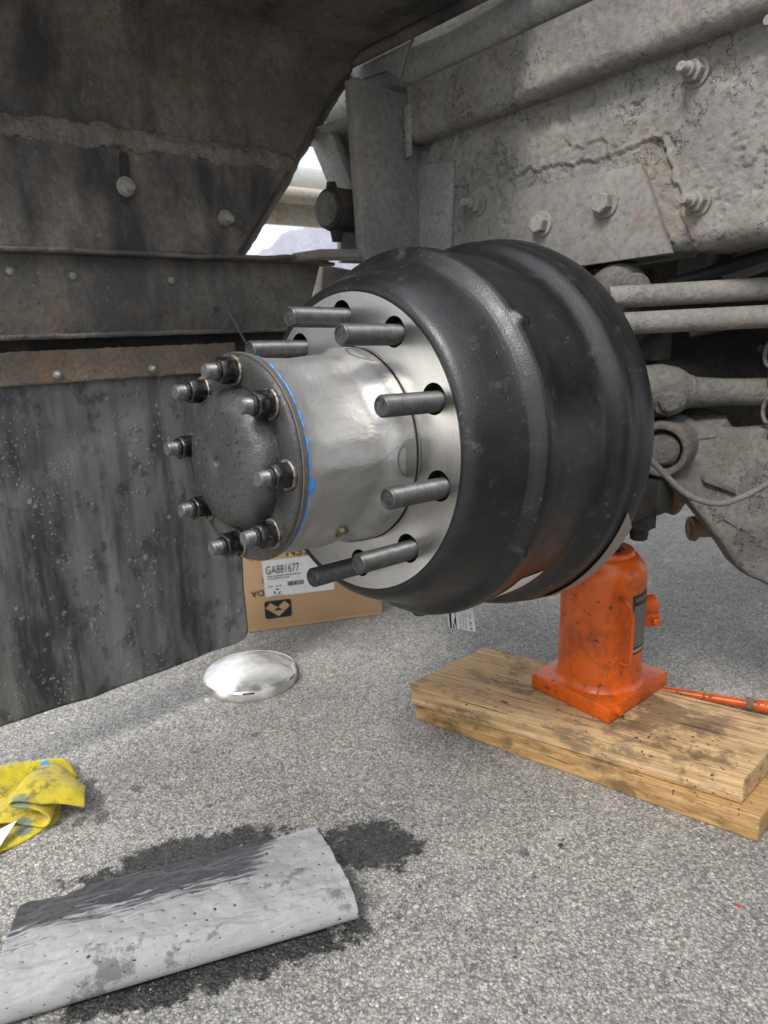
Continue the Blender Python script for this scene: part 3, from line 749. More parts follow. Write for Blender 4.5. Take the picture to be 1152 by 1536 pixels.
# unseen dual tyres of the next axle, added out of view to shade the bay
for tx in (-0.16, 0.19):
    lathe('unseen_tandem_tyre', [(-0.12, 0.29), (-0.135, 0.33), (-0.14, 0.40), (-0.125, 0.47), (-0.10, 0.50), (0.10, 0.50), (0.125, 0.47), (0.14, 0.40), (0.135, 0.33), (0.12, 0.29), (0.12, 0.0), (-0.12, 0.0)], 'rubber', fr, (tx, -1.40, 0.503), (1, 0, 0), 72, closed_ends=False)

# ------------------------------------------------------------------ pivot bracket left of the rail
br = thing('pivot_bracket', 'grey steel bracket plate with ribs standing left of the frame rail', 'bracket', (0.40, 0.40, 0.79))
prism('front_plate', [(0.338, 0.382, 1.068), (0.350, 0.382, 1.071), (0.458, 0.382, 1.062), (0.498, 0.382, 1.055), (0.498, 0.382, 0.77), (0.372, 0.382, 0.778), (0.358, 0.382, 0.782), (0.350, 0.382, 0.80)], (0, 0.022, 0), 'plate_steel', br, 0.0025)
box('foot_flange', (0.345, 0.435, 0.794), (0.17, 0.085, 0.014), 'frame', br, 0.003, Matrix.Rotation(-0.04, 3, 'Y'))
prism('top_rib', [(0.352, 0.395, 1.004), (0.50, 0.395, 1.012), (0.50, 0.395, 1.022), (0.342, 0.395, 1.016)], (0, 0.145, 0), 'frame', br, 0.002)
prism('slanted_rib', [(0.352, 0.470, 1.014), (0.370, 0.470, 1.016), (0.432, 0.470, 0.905), (0.414, 0.470, 0.900)], (0, 0.065, 0), 'frame2', br, 0.003)
prism('back_plate', [(0.366, 0.535, 1.04), (0.50, 0.535, 1.04), (0.50, 0.535, 0.79), (0.424, 0.535, 0.79), (0.418, 0.535, 0.91), (0.366, 0.535, 1.012)], (0, 0.012, 0), 'frame2', br, 0.002)
pn = lathe('pivot_pin', [(0, 0.0), (0, 0.030), (-0.003, 0.034), (-0.012, 0.035), (-0.013, 0.037), (-0.10, 0.037), (-0.10, 0)], 'susp_dark', br, (0.322, 0.448, 0.872), (-1, -0.05, 0.0), 36)
lathe('end_cap', [(0, 0.029), (0.003, 0.028), (0.005, 0.022), (0.0055, 0)], 'suspension', pn, (0.3215, 0.448, 0.872), (-1, -0.05, 0.0), 32)
tube('grease_fitting', [(0.338, 0.450, 0.904), (0.337, 0.450, 0.918)], [0.011, 0.008], 'susp_dark', pn, 10)
tube('drain_nub', [(0.345, 0.45, 0.840), (0.345, 0.45, 0.818)], [0.013, 0.009], 'susp_dark', pn, 10)
sb = tag(box('spring_hanger', (0.44, 0.56, 0.735), (0.15, 0.06, 0.085), 'frame', None, 0.006, Matrix.Rotation(0.12, 3, 'Y')), 'pale grey spring hanger block peeking out behind the black drum', 'hanger')
cb = thing('rear_crossbeam', 'cream painted round edged beam seen through the gap behind the bracket', 'beam', (1.0, 1.4, 1.0))
box('upper_beam', (1.2, 1.46, 1.135), (1.6, 0.09, 0.075), 'paper', cb, 0.02)
tube('lower_rail', [(0.4 + 0.2 * i, 1.40, 1.072) for i in range(9)], 0.026, 'cream', cb, 20)
box('lower_panel', (1.2, 1.43, 1.022), (1.6, 0.03, 0.075), 'cream', cb, 0.004)

# ------------------------------------------------------------------ suspension and axle behind the drum
AXV = Vector((0.999, 0.0, -0.039)).normalized(); E1 = Vector((0, 1, 0)); E2 = AXV.cross(E1)
E2 = -E2 if E2.z < 0 else E2
HUB = Vector((0, 0, 0.54))
WM = Matrix(((E1.x, E2.x, AXV.x, HUB.x), (E1.y, E2.y, AXV.y, HUB.y), (E1.z, E2.z, AXV.z, HUB.z), (0, 0, 0, 1)))
axle = thing('drive_axle', 'dark dusty axle housing running inboard from behind the black drum', 'axle', (0.6, 0, 0.4))
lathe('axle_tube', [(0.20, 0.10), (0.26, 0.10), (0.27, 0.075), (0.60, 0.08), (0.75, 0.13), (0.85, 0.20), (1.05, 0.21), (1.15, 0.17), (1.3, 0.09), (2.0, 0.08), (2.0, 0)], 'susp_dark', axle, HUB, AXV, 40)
box('spring_saddle', (0.455, 0.0, 0.405), (0.13, 0.25, 0.055), 'susp_dark', axle, 0.006)
lathe('saddle_nut', [(0, 0.024), (-0.03, 0.024), (-0.032, 0.015), (-0.05, 0.013), (-0.05, 0)], 'susp_dark', axle, (0.484, -0.098, 0.382), (0, 0, 1), 6)
lathe('saddle_nut', [(0, 0.024), (-0.03, 0.024), (-0.032, 0.015), (-0.05, 0.013), (-0.05, 0)], 'susp_dark', axle, (0.44, 0.10, 0.382), (0, 0, 1), 6)
box('saddle_post', (0.505, -0.105, 0.405), (0.05, 0.05, 0.06), 'susp_dark', axle, 0.005)
box('rusty_web', (0.62, -0.05, 0.43), (0.03, 0.16, 0.13), 'rusty', axle, 0.02, Matrix.Rotation(0.5, 3, 'X'))
pr = lathe('shackle_pin', [(0, 0.0), (0, 0.012), (0.004, 0.013), (0.004, 0.021), (0.012, 0.022), (0.013, 0.0155), (0.10, 0.0155), (0.10, 0)], 'rusty', axle, (0.652, -0.098, 0.312), (0.72, -0.66, 0.0), 24)

# equaliser beam with bushing ring
beam = thing('equalizer_beam', 'dusty cast suspension beam with round bushing eye below the torque rod', 'suspension beam', (0.53, -0.2, 0.3))
bpts = [(0.524, -0.136, 0.522), (0.553, -0.168, 0.508), (0.592, -0.207, 0.502), (0.632, -0.246, 0.506), (0.590, -0.30, 0.255), (0.557, -0.259, 0.281), (0.546, -0.247, 0.288), (0.535, -0.231, 0.306), (0.527, -0.216, 0.331), (0.515, -0.192, 0.366), (0.500, -0.164, 0.405), (0.484, -0.146, 0.422), (0.492, -0.139, 0.465)]
nrm = Vector((0.69, 0.72, -0.05))
prism('web', bpts, nrm * 0.05, 'suspension', beam, 0.010, 3)
prism('raised_rib', [Vector(p) - nrm * 0.012 for p in [(0.522, -0.172, 0.440), (0.555, -0.205, 0.418), (0.557, -0.208, 0.410), (0.520, -0.172, 0.430)]], nrm * 0.02, 'suspension', beam, 0.003)
prism('flaking_edge', [Vector(p) - nrm * 0.004 for p in [(0.531, -0.205, 0.375), (0.556, -0.228, 0.352), (0.570, -0.250, 0.318), (0.600, -0.28, 0.30), (0.62, -0.25, 0.42), (0.58, -0.21, 0.44)]], nrm * 0.01, 'suspension', beam, 0.002)
rg = lathe('bushing_eye', [(0.0, 0.030), (-0.004, 0.033), (-0.004, 0.038), (0.0, 0.041), (0.02, 0.042), (0.075, 0.046), (0.075, 0.0), (0.02, 0.0), (0.02, 0.030), (0.0, 0.030)], 'suspension', beam, (0.478, -0.128, 0.478), (0.80, 0.20, 0.0), 40, closed_ends=False)
lathe('bushing_core', [(0, 0), (0.002, 0.020), (0.006, 0.0245), (0.03, 0.025)], 'suspension', rg, (0.480, -0.1275, 0.478), (0.80, 0.20, 0.0), 32)
lathe('rubber_boot', [(0, 0.0), (0.0, 0.05), (0.03, 0.055), (0.05, 0.045), (0.05, 0)], 'black', beam, (0.622, -0.303, 0.400), (0.69, 0.72, 0.0), 28)

box('shock_mount', (0.525, -0.082, 0.628), (0.045, 0.035, 0.045), 'susp_dark', axle, 0.004)
lathe('mount_stem', [(0, 0.012), (0.10, 0.012), (0.10, 0)], 'susp_dark', axle, (0.53, -0.082, 0.55), (0, 0, 1), 12)
tube('brake_line', smooth_path([(0.62, -0.20, 0.62), (0.66, -0.22, 0.60), (0.70, -0.27, 0.615), (0.74, -0.31, 0.60)], 6), 0.006, 'susp_dark', axle, 8)
tube('brake_line', smooth_path([(0.60, -0.10, 0.64), (0.66, -0.18, 0.655), (0.72, -0.26, 0.635), (0.80, -0.36, 0.65)], 6), 0.005, 'susp_dark', axle, 8)
lathe('hub_seal_ring', [(0, 0.05), (0.012, 0.058), (0.02, 0.05), (0.02, 0)], 'suspension', axle, (0.575, -0.125, 0.515), (0.2, 0.1, -1), 28)
# torque rod: eye end with flat bolt, thick tube
tr = thing('torque_rod', 'thick dusty torque rod with knuckle end below the twin bars', 'torque rod', (0.56, -0.15, 0.55))
tp = [(0.485, -0.075, 0.560), (0.500, -0.085, 0.560), (0.520, -0.101, 0.560), (0.538, -0.116, 0.559), (0.549, -0.127, 0.558), (0.560, -0.138, 0.557), (0.60, -0.182, 0.556), (0.70, -0.29, 0.553)]
V, F = tube_data(smooth_path(tp, 6), 0.02, 28)
nseg = 28; rads = []
ctrl = [0.034, 0.040, 0.041, 0.035, 0.027, 0.0225, 0.0205, 0.0205]
for i in range(len(tp) - 1):
    for j in range(6): rads.append(ctrl[i] * (1 - j / 6) + ctrl[i + 1] * j / 6)
rads.append(ctrl[-1])
cs_ = smooth_path(tp, 6)
for i in range(len(cs_)):
    for j in range(nseg):
        idx = i * nseg + j; d_ = (V[idx] - cs_[i]).normalized()
        V[idx] = cs_[i] + d_ * rads[i] * (1 + 0.07 * fb(V[idx].x * 45, V[idx].y * 45, V[idx].z * 45, 3))
mk('rod', V, F, 'suspension', tr, True, 50)
lathe('bolt_head', [(0, 0.0), (0, 0.012), (0.003, 0.016), (0.016, 0.017), (0.017, 0.024), (0.03, 0.026), (0.03, 0)], 'suspension', tr, (0.478, -0.1385, 0.5490), (0.75, 0.55, 0.05), 8, sharp=25)

# twin bars with a boss
for i, (a, b, lab) in enumerate([((0.449, -0.047, 0.699), (0.66, -0.311, 0.7065), 'upper of two parallel dusty steel bars behind the drum'),
                            ((0.452, -0.071, 0.662), (0.66, -0.341, 0.6690), 'lower of two parallel dusty steel bars behind the drum')]):
    pth = [Vector(a) + (Vector(b) - Vector(a)) * j / 24 for j in range(25)]
    o = tube('suspension_bar', pth, 0.0158, 'susp_bar', None, 24)
    tag(o, lab, 'bar', 'twin bars behind the drum')
bs = thing('rod_boss', 'rounded dusty boss at the left end of the upper bar', 'boss', (0.495, -0.053, 0.71))
BD_ = Vector((-0.69, -0.72, 0.03))
lathe('knuckle', [(-0.05, 0.043), (-0.01, 0.0435), (0.004, 0.040), (0.013, 0.033), (0.016, 0.024), (0.016, 0)], 'suspension', bs, (0.506, -0.034, 0.709), BD_, 36)
lathe('cap', [(0.0, 0.023), (0.010, 0.0225), (0.0125, 0.0205), (0.013, 0)], 'suspension', bs, (0.503, -0.055, 0.711), BD_, 28)

# hoses, black line and dark block under the rail
hs = tag(tube('brake_hose', smooth_path([(0.388, -0.145, 0.492), (0.402, -0.162, 0.470), (0.420, -0.186, 0.440), (0.436, -0.205, 0.424), (0.455, -0.227, 0.417), (0.472, -0.25, 0.426), (0.490, -0.277, 0.447), (0.52, -0.31, 0.48)], 6), 0.0044, 'hose', None, 12), 'thin grey brake hose sagging across the suspension beam', 'hose')
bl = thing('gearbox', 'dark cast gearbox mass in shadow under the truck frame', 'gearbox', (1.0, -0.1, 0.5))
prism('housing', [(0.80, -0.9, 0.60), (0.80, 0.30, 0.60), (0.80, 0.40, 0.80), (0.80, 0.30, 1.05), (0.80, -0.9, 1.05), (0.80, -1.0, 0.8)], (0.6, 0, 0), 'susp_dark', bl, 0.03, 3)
box('lug', (0.70, -0.06, 0.76), (0.05, 0.05, 0.06), 'hose', bl, 0.004)
def place_text(s, size, o, ex, ey, mat, parent, name='lettering', depth=0.0):
    V, F = text_mesh(s, size)
    o = Vector(o); ex = Vector(ex).normalized(); ey = Vector(ey).normalized()
    return mk(name, [o + ex * v.x + ey * v.y for v in V], F, mat, parent, False)
CPN = Vector((0.64, 0.72, -0.1))
cpp = [(0.689, -0.0981, 0.7424), (0.7311, -0.1237, 0.7761), (0.7724, -0.1627, 0.7702), (0.7669, -0.1675, 0.7432), (0.7322, -0.1411, 0.73), (0.7018, -0.1181, 0.7188)]
cvp = prism('cover_plate', cpp, CPN * 0.02, 'susp_bar', bl, 0.002)
cex = Vector((0.74, -0.67, 0.24)); cey = Vector((-0.10, 0.05, 0.97))
place_text('08080', 0.014, Vector((0.7075, -0.1155, 0.7490)) - CPN * 0.002, cex, cey, 'susp_dark', cvp)
place_text('ACT', 0.014, Vector((0.7005, -0.1125, 0.7345)) - CPN * 0.002, cex, cey, 'susp_dark', cvp)
blk = tag(tube('black_hose', smooth_path([(0.55, -0.08, 0.715), (0.60, -0.14, 0.735), (0.66, -0.215, 0.765), (0.72, -0.30, 0.80)], 6), 0.010, 'black', None, 12), 'black rubber hose running up under the frame rail', 'hose')
chn = thing('hanging_chain', 'short dusty chain hanging at the right edge below the bars', 'chain', (0.62, -0.24, 0.60))
for i, (px_, py_, pz_, rt) in enumerate([(0.612, -0.222, 0.640, 0.2), (0.606, -0.222, 0.612, 1.5), (0.610, -0.222, 0.586, 0.3), (0.606, -0.226, 0.530, 1.2), (0.61, -0.23, 0.508, 0.2)]):
    R_ = Matrix.Rotation(rt, 3, 'Z')
    pts = [Vector((px_, py_, pz_)) + R_ @ Vector((0.010 * math.cos(t), 0, 0.018 * math.sin(t))) for t in [2 * PI * j / 16 for j in range(17)]]
    tube('link', pts, 0.0032, 'suspension', chn, 8)

# ------------------------------------------------------------------ brake drum
drum = thing('brake_drum', 'black painted cast brake drum with bright machined mounting face', 'brake drum', mat=WM)
def bumpy(s, r, a):
    b = 0
    for (a0, s0, w_, h_) in [(140.5, 0.071, 2.3, 0.0075), (-152, 0.059, 1.3, 0.006), (-99, 0.072, 2.6, 0.006)]:
        da = (math.degrees(a) - a0 + 180) % 360 - 180
        b += h_ * math.exp(-(da / w_) ** 6 - ((s - s0) / 0.0075) ** 6) * (0.65 + 0.35 * da / w_ if abs(da) < w_ * 1.5 else 0)
    return r + b + 0.0006 * fb(math.cos(a) * 4, math.sin(a) * 4, s * 30, 3)
dp = [(-0.012, 0.1690), (-0.0130, 0.1712), (-0.0126, 0.1748), (-0.0100, 0.1795), (-0.0050, 0.1840), (0.002, 0.1876), (0.012, 0.1915), (0.024, 0.1958), (0.036, 0.1998), (0.046, 0.2032), (0.0505, 0.2056), (0.0545, 0.2098), (0.0585, 0.2152), (0.0620, 0.2190), (0.0660, 0.2210), (0.072, 0.2219), (0.081, 0.2219), (0.087, 0.2208), (0.092, 0.2200), (0.098, 0.2195), (0.110, 0.2192), (0.135, 0.2190), (0.158, 0.2188), (0.164, 0.2192), (0.169, 0.2206), (0.175, 0.2246), (0.181, 0.2306), (0.186, 0.2350), (0.1905, 0.2373), (0.197, 0.2381), (0.2070, 0.2385), (0.2080, 0.2393), (0.217, 0.2415), (0.227, 0.2427), (0.233, 0.2420), (0.2355, 0.2390), (0.236, 0.2360), (0.236, 0.2100), (0.07, 0.2095), (0.04, 0.190), (0.006, 0.165), (0.006, 0.1115), (-0.012, 0.1115)]
dense = []
for (a, b) in zip(dp[:-1], dp[1:]):
    m = 1
    if 0.04 < a[0] < 0.09 and a[1] > 0.2: m = 4
    for q in range(m): dense.append((a[0] + (b[0] - a[0]) * q / m, a[1] + (b[1] - a[1]) * q / m))
dense.append(dp[-1])
V, F = lathe_data(dense, 480, rfun=lambda s, r, a: bumpy(s, r, a) if r > 0.18 and s < 0.235 else r, closed_ends=False)
mk('shell', V, F, 'drum', drum, True, 40, local=True)
# mounting face with real stud holes
STUD_PH = 84.4
SA = [math.radians(STUD_PH + 36 * i) for i in range(10)]
def face_with_holes(r0, r1, holes, hr, z, zback):
    pts = []; edges = []; loops = []
    def loop(cx, cy, r, n):
        b = len(pts)
        for j in range(n): pts.append(Vector((cx + r * math.cos(2 * PI * j / n), cy + r * math.sin(2 * PI * j / n))))
        edges.extend([(b + j, b + (j + 1) % n) for j in range(n)]); loops.append((b, n))
    loop(0, 0, r1, 192); loop(0, 0, r0, 144)
    for hx, hy in holes: loop(hx, hy, hr, 32)
    vv, ee, ff, *_ = delaunay_2d_cdt(pts, edges, [], 0, 1e-6)
    F = []
    for f in ff:
        c = sum((vv[i] for i in f), Vector((0, 0))) / len(f)
        if not (r0 < c.length < r1): continue
        if any((c - Vector(h)).length < hr * 0.995 for h in holes): continue
        F.append(tuple(f))
    V = [Vector((p.x, p.y, z)) for p in vv]
    return V, F
holes = [(0.1427 * math.cos(a) - 0.0008, 0.1427 * math.sin(a) + 0.0030) for a in SA]
V, F = face_with_holes(0.1114, 0.1700, holes, 0.0163, -0.01225, 0)
fc = mk('mounting_face', V, F, 'machined', drum, False, local=True)
for hx, hy in holes:
    V, F = lathe_data([(-0.01225, 0.0163), (0.0055, 0.0163), (0.0056, 0.0)], 32, closed_ends=False)
    mk('stud_hole', [v + Vector((hx, hy, 0)) for v in V], F, 'black', drum, True, 40, local=True)
# paper label and plain taupe lip strip wrapped on the underside
def wrapped_strip(name, s0, s1, a0, a1, r0, r1, mat, skew=0):
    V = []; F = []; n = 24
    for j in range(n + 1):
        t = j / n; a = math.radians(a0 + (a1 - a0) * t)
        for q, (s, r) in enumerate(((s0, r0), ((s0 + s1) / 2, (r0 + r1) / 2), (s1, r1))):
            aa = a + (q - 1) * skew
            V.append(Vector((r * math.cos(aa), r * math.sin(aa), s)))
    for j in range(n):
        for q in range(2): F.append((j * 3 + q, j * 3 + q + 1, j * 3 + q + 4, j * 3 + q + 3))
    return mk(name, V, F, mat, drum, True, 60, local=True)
wrapped_strip('paper_label', 0.106, 0.150, -137, -112, 0.2202, 0.2199, 'paper')
wrapped_strip('rim_strip', 0.2090, 0.2340, -159, -118, 0.2424, 0.2444, 'taupe', 0.05)

# hanging product tag below the drum
tg = thing('product_tag', 'white printed paper tag hanging below the black drum', 'tag', (0.13, -0.045, 0.27))
TX = Vector((0.0, -0.985, 0.17)).normalized(); TY = Vector((0.05, 0.17, 0.98)).normalized(); TO = Vector((0.130, -0.0195, 0.2725))
TN = TX.cross(TY)
def tagp(a, b, h=0.0): return TO + TX * a + TY * (b) + TN * h
FR = -1 if TN.x > 0 else 1
V = [tagp(a, b, 0.0015 * math.sin(b * 40)) for b in [i * 0.006 for i in range(10)] for a in (0, 0.012, 0.024, 0.036, 0.0485)]
F = [(j * 5 + i, j * 5 + i + 1, j * 5 + i + 6, j * 5 + i + 5) for j in range(9) for i in range(4)]
mk('paper', V, F, 'paper', tg)
def tagpoly(name, pts, mat, h=0.001):
    mk(name, [tagp(a, b, FR * h + 0.0015 * math.sin(b * 40)) for a, b in pts], [tuple(range(len(pts)))], mat, tg, False)
tagpoly('logo_bar', [(0.003, 0), (0.0055, 0), (0.0075, 0.05), (0.005, 0.05)], 'ink')
tagpoly('logo_field', [(0.0055, 0.0), (0.0155, 0.0), (0.0165, 0.05), (0.0075, 0.05)], 'ink')
tagpoly('logo_letter', [(0.0075, 0.0), (0.0095, 0.0), (0.0105, 0.010), (0.0135, 0.0), (0.0158, 0.0), (0.0125, 0.011), (0.0160, 0.017), (0.0158, 0.023), (0.0095, 0.022)], 'paper', 0.0016)
def tagtext(s, size, a, b, name='lettering'):
    V, F = text_mesh(s, size)
    mk(name, [tagp(a - v.y, b + v.x, FR * 0.0012) for v in V], F, 'ink', tg, False)
tagtext('Brake Drum', 0.0042, 0.0245, -0.004 + 0.0005)
tagtext('Tambour de Freno', 0.0042, 0.0300, -0.006 + 0.0065)
tagtext('Tambour de Frein', 0.0042, 0.0350, -0.006 + 0.0065)
tagtext('8.78" PILOT', 0.0068, 0.0440, 0.0015)

# ------------------------------------------------------------------ wheel hub
hub = thing('wheel_hub', 'bare cast metal wheel hub with long threaded studs and dark bolted axle flange', 'wheel hub', mat=WM)
def hubr(s, r, a):
    t = sstep(-0.150, -0.120, s) * (1 - sstep(-0.058, -0.030, s))
    c = math.cos(5 * (a - math.radians(-179.3)))
    r += -0.0140 * t * (0.5 - 0.5 * c) ** 0.8 + 0.0030 * t
    r += 0.0009 * fb(math.cos(a) * 5, math.sin(a) * 5, s * 20, 3) * (1 - sstep(-0.03, -0.02, s))
    da = ((math.degrees(a) + 179.3 + 36) % 72) - 36
    r -= 0.0030 * math.exp(-(da / 12) ** 4) * math.exp(-((s + 0.055) / 0.012) ** 2)
    r += 0.0022 * math.exp(-((math.degrees(a) + 126 + 180) % 360 - 180) ** 2 / 60.0) * math.exp(-((s + 0.075) / 0.016) ** 4)
    r += 0.0010 * math.exp(-(da / 14) ** 4) * sstep(-0.050, -0.034, s)
    r -= 0.0030 * math.exp(-((abs(da) - 19) / 6) ** 2) * math.exp(-((s + 0.040) / 0.013) ** 2)
    return r
hp = [(-0.150, 0.090), (-0.150, 0.1020), (-0.148, 0.1032)] + [(-0.146 + 0.0022 * i, 0.1034 - 0.0018 * math.sin(min(1, i / 30) * PI) + 0.0066 * sstep(-0.062, -0.030, -0.146 + 0.0022 * i)) for i in range(58)] + [(-0.0172, 0.1103), (-0.0152, 0.1104), (-0.0138, 0.1098), (0.0, 0.1050), (0.012, 0.106), (0.012, 0.168)]
V, F = lathe_data(hp, 240, rfun=lambda s, r, a: hubr(s, r, a) if -0.149 < s < -0.018 else r, closed_ends=False)
mk('barrel', V, F, 'casthub', hub, True, 50, local=True)
# pilot pads: flat machined ends on the lobes
for i in range(5):
    a = math.radians(-179.3 + 72 * i); V = []; F = []
    for j in range(13):
        aa = a + math.radians(-10.5 + 21 * j / 12); e = math.sqrt(max(0, 1 - ((j - 6) / 6.2) ** 2))
        for s in (-0.021 - 0.020 * e, -0.019 - 0.010 * e, -0.0165):
            r_ = hubr(min(s, -0.0182), 0.1034 + 0.0066 * sstep(-0.062, -0.030, s), aa) + 0.00035
            V.append(Vector((r_ * math.cos(aa), r_ * math.sin(aa), s)))
        V.append(Vector((0.105 * math.cos(aa), 0.105 * math.sin(aa), -0.0145)))
    for j in range(12):
        F += [(j * 4 + q, j * 4 + q + 1, j * 4 + q + 5, j * 4 + q + 4) for q in range(3)]
    mk('pilot_pad', V, F, 'pilot', hub, True, 40, local=True)
# oil plug
pa = math.radians(-126); pd = Vector((math.cos(pa), math.sin(pa), 0))
plug = lathe('oil_plug', [(-0.004, 0.0075), (0.001, 0.0075), (0.0013, 0.0065), (0.0013, 0.004), (0.0, 0.0035), (0.0, 0)], 'brass', None, pd * 0.1015 + Vector((0, 0, -0.075)), pd, 24)
plug.parent = hub
# casting digits on the barrel, worn: raised strokes
random.seed(3)
def arc_strokes(n, fn, r=0.0007):
    V = []; F = []
    for i in range(n):
        pts = fn(i)
        v, f = tube_data(pts, r, 6); b = len(V); V += v; F += [tuple(q + b for q in g_) for g_ in f]
    return V, F
def hubmark(i):
    a0 = math.radians(158 + random.uniform(0, 17)); s0 = -0.066 + random.uniform(-0.006, 0.006); pts = []
    da, ds = random.uniform(-0.05, 0.05), random.uniform(-0.007, 0.007)
    for j in range(5):
        a = a0 + da * j / 4; s = s0 + ds * j / 4; r = hubr(s, 0.1016, a) + 0.0001
        pts.append(Vector((r * math.cos(a), r * math.sin(a), s)))
    return pts
V, F = arc_strokes(16, hubmark, 0.0006)
mk('casting_mark', V, F, 'casthub', hub, True, 60, local=True)

# wheel studs: shared mesh, one object each
SP = [(0.006, 0.011), (-0.006, 0.011)] + thread_prof(-0.006, -0.0832, 0.0111, 0.0021, 0.0010, 0.0018) + [(-0.0832, 0.0082), (-0.0822, 0.0078), (-0.0822, 0.0)]
V, F = lathe_data(SP, 28)
sv = [Vector(v) for v in V]; sf = list(F)
for (cx, cy, rr) in ((0.0028, 0.0018, 0.0022), (-0.0026, 0.0020, 0.0022), (0.0002, -0.0034, 0.0026)):
    v, f = lathe_data([(-0.0821, rr), (-0.0827, rr * 0.9), (-0.0829, 0)], 12, closed_ends=False); b = len(sv)
    sv += [p + Vector((cx, cy, 0)) for p in v]; sf += [tuple(q + b for q in g_) for g_ in f]
stud0 = mk('wheel_stud', sv, sf, 'stud', hub, True, 25, local=True)
for i, a in enumerate(SA):
    o = stud0 if i == 0 else put('wheel_stud', stud0.data, hub, True)
    o.matrix_basis = Matrix.Translation((0.1427 * math.cos(a), 0.1427 * math.sin(a), 0)) @ Matrix.Rotation(i * 1.7, 4, 'Z')

# axle flange
AF = [(-0.1495, 0.09), (-0.1495, 0.1040), (-0.1505, 0.1052), (-0.1585, 0.1060), (-0.1605, 0.1050), (-0.1618, 0.1030), (-0.1622, 0.0985), (-0.1620, 0.0775), (-0.1608, 0.0752), (-0.1604, 0.0738), (-0.1625, 0.0730)]
V, F = lathe_data(AF, 160, rfun=lambda s, r, a: r + 0.0004 * fb(math.cos(a) * 9, math.sin(a) * 9, s * 50, 3), closed_ends=False)
afl = mk('axle_flange', V, F, 'flange', hub, True, 30, local=True)
V, F = lathe_data([(-0.1500, 0.1056), (-0.1506, 0.1066), (-0.1560, 0.1069), (-0.1568, 0.1062), (-0.1568, 0.104)], 160, rfun=lambda s, r, a: r + 0.0005 * fb(math.cos(a) * 14, math.sin(a) * 14, s * 90, 3), closed_ends=False)
mk('flange_rim', V, F, 'rimrust', afl, True, 30, local=True)
DM = [(-0.1606, 0.0735), (-0.1650, 0.0728), (-0.1700, 0.0715), (-0.1745, 0.0690), (-0.1785, 0.0650), (-0.1815, 0.0595), (-0.1835, 0.0520), (-0.1848, 0.0430), (-0.1856, 0.0320), (-0.1860, 0.0200), (-0.1862, 0.0065), (-0.1855, 0.0052), (-0.1835, 0.0042), (-0.1828, 0.0)]
V, F = lathe_data(DM, 128, rfun=lambda s, r, a: r + 0.0006 * fb(math.cos(a) * 8, math.sin(a) * 8, s * 60, 3) * (r > 0.01), closed_ends=False)
mk('dome', V, F, 'flange', afl, True, 40, local=True)
random.seed(11)
def dz(r):
    for (a, b) in zip(DM[:-1], DM[1:]):
        if b[1] <= r <= a[1]: return a[0] + (b[0] - a[0]) * (a[1] - r) / max(1e-9, a[1] - b[1])
    return -0.186
def domemark(i):
    ring = 0.047 if i < 24 else (0.033 if i < 36 else 0.022)
    a0 = (i * 0.2618 if i < 24 else i * 0.52) + random.uniform(-0.08, 0.08); r0 = ring + random.uniform(-0.004, 0.004)
    th = random.uniform(0, PI); L = random.uniform(0.004, 0.009); cv = random.uniform(-0.003, 0.003); pts = []
    for j in range(6):
        t = j / 5 - 0.5
        p = Vector((r0 * math.cos(a0) + L * t * math.cos(th) + cv * math.cos(t * PI) * -math.sin(th), r0 * math.sin(a0) + L * t * math.sin(th) + cv * math.cos(t * PI) * math.cos(th)))
        pts.append(Vector((p.x, p.y, dz(p.length) - 0.0001)))
    return pts
V, F = arc_strokes(38, domemark, 0.0006)
mk('casting_mark', V, F, 'flange', afl, True, 60, local=True)

# eight nuts
HVn, HFn = hexbolt_data(0.0235, 0.0165, 0.1)
nut_me = None
for i in range(8):
    a = math.radians(2.6 + 45 * i); T = Matrix.Translation((0.0893 * math.cos(a), 0.0893 * math.sin(a), -0.1621)) @ Matrix.Rotation(PI, 4, 'X') @ Matrix.Rotation(i * 0.77 + 0.3, 4, 'Z')
    if nut_me is None:
        vv = [v + Vector((0, 0, 0.0028)) for v in HVn]; ff = list(HFn)
        v, f = lathe_data([(0.0192, 0.0098), (0.0205, 0.0102), (0.0225, 0.0098), (0.0232, 0.0088), (0.0232, 0.0078)], 20, closed_ends=False); b = len(vv)
        vv += v; ff += [tuple(q + b for q in g_) for g_ in f]
        n0 = mk('axle_nut', vv, ff, 'nut', hub, True, 30, local=True); bevel_mesh(n0, 0.0007, 1); nut_me = n0.data
        v, f = lathe_data([(0, 0.0150), (0.0022, 0.0150), (0.0030, 0.0140), (0.0030, 0.0)], 28)
        w0 = mk('washer', v, f, 'washer', n0, True, 30, local=True)
        v, f = lathe_data([(0.015, 0.0078)] + thread_prof(0.0185, 0.0335, 0.0079, 0.0021, 0.0010, 0.0012) + [(0.0335, 0.0)], 22)
        e0 = mk('stud_end', v, f, 'studend', n0, True, 25, local=True)
        n0.matrix_basis = T
    else:
        n = put('axle_nut', nut_me, hub, True); n.matrix_basis = T
        put('washer', w0.data, n, True); put('stud_end', e0.data, n, True)

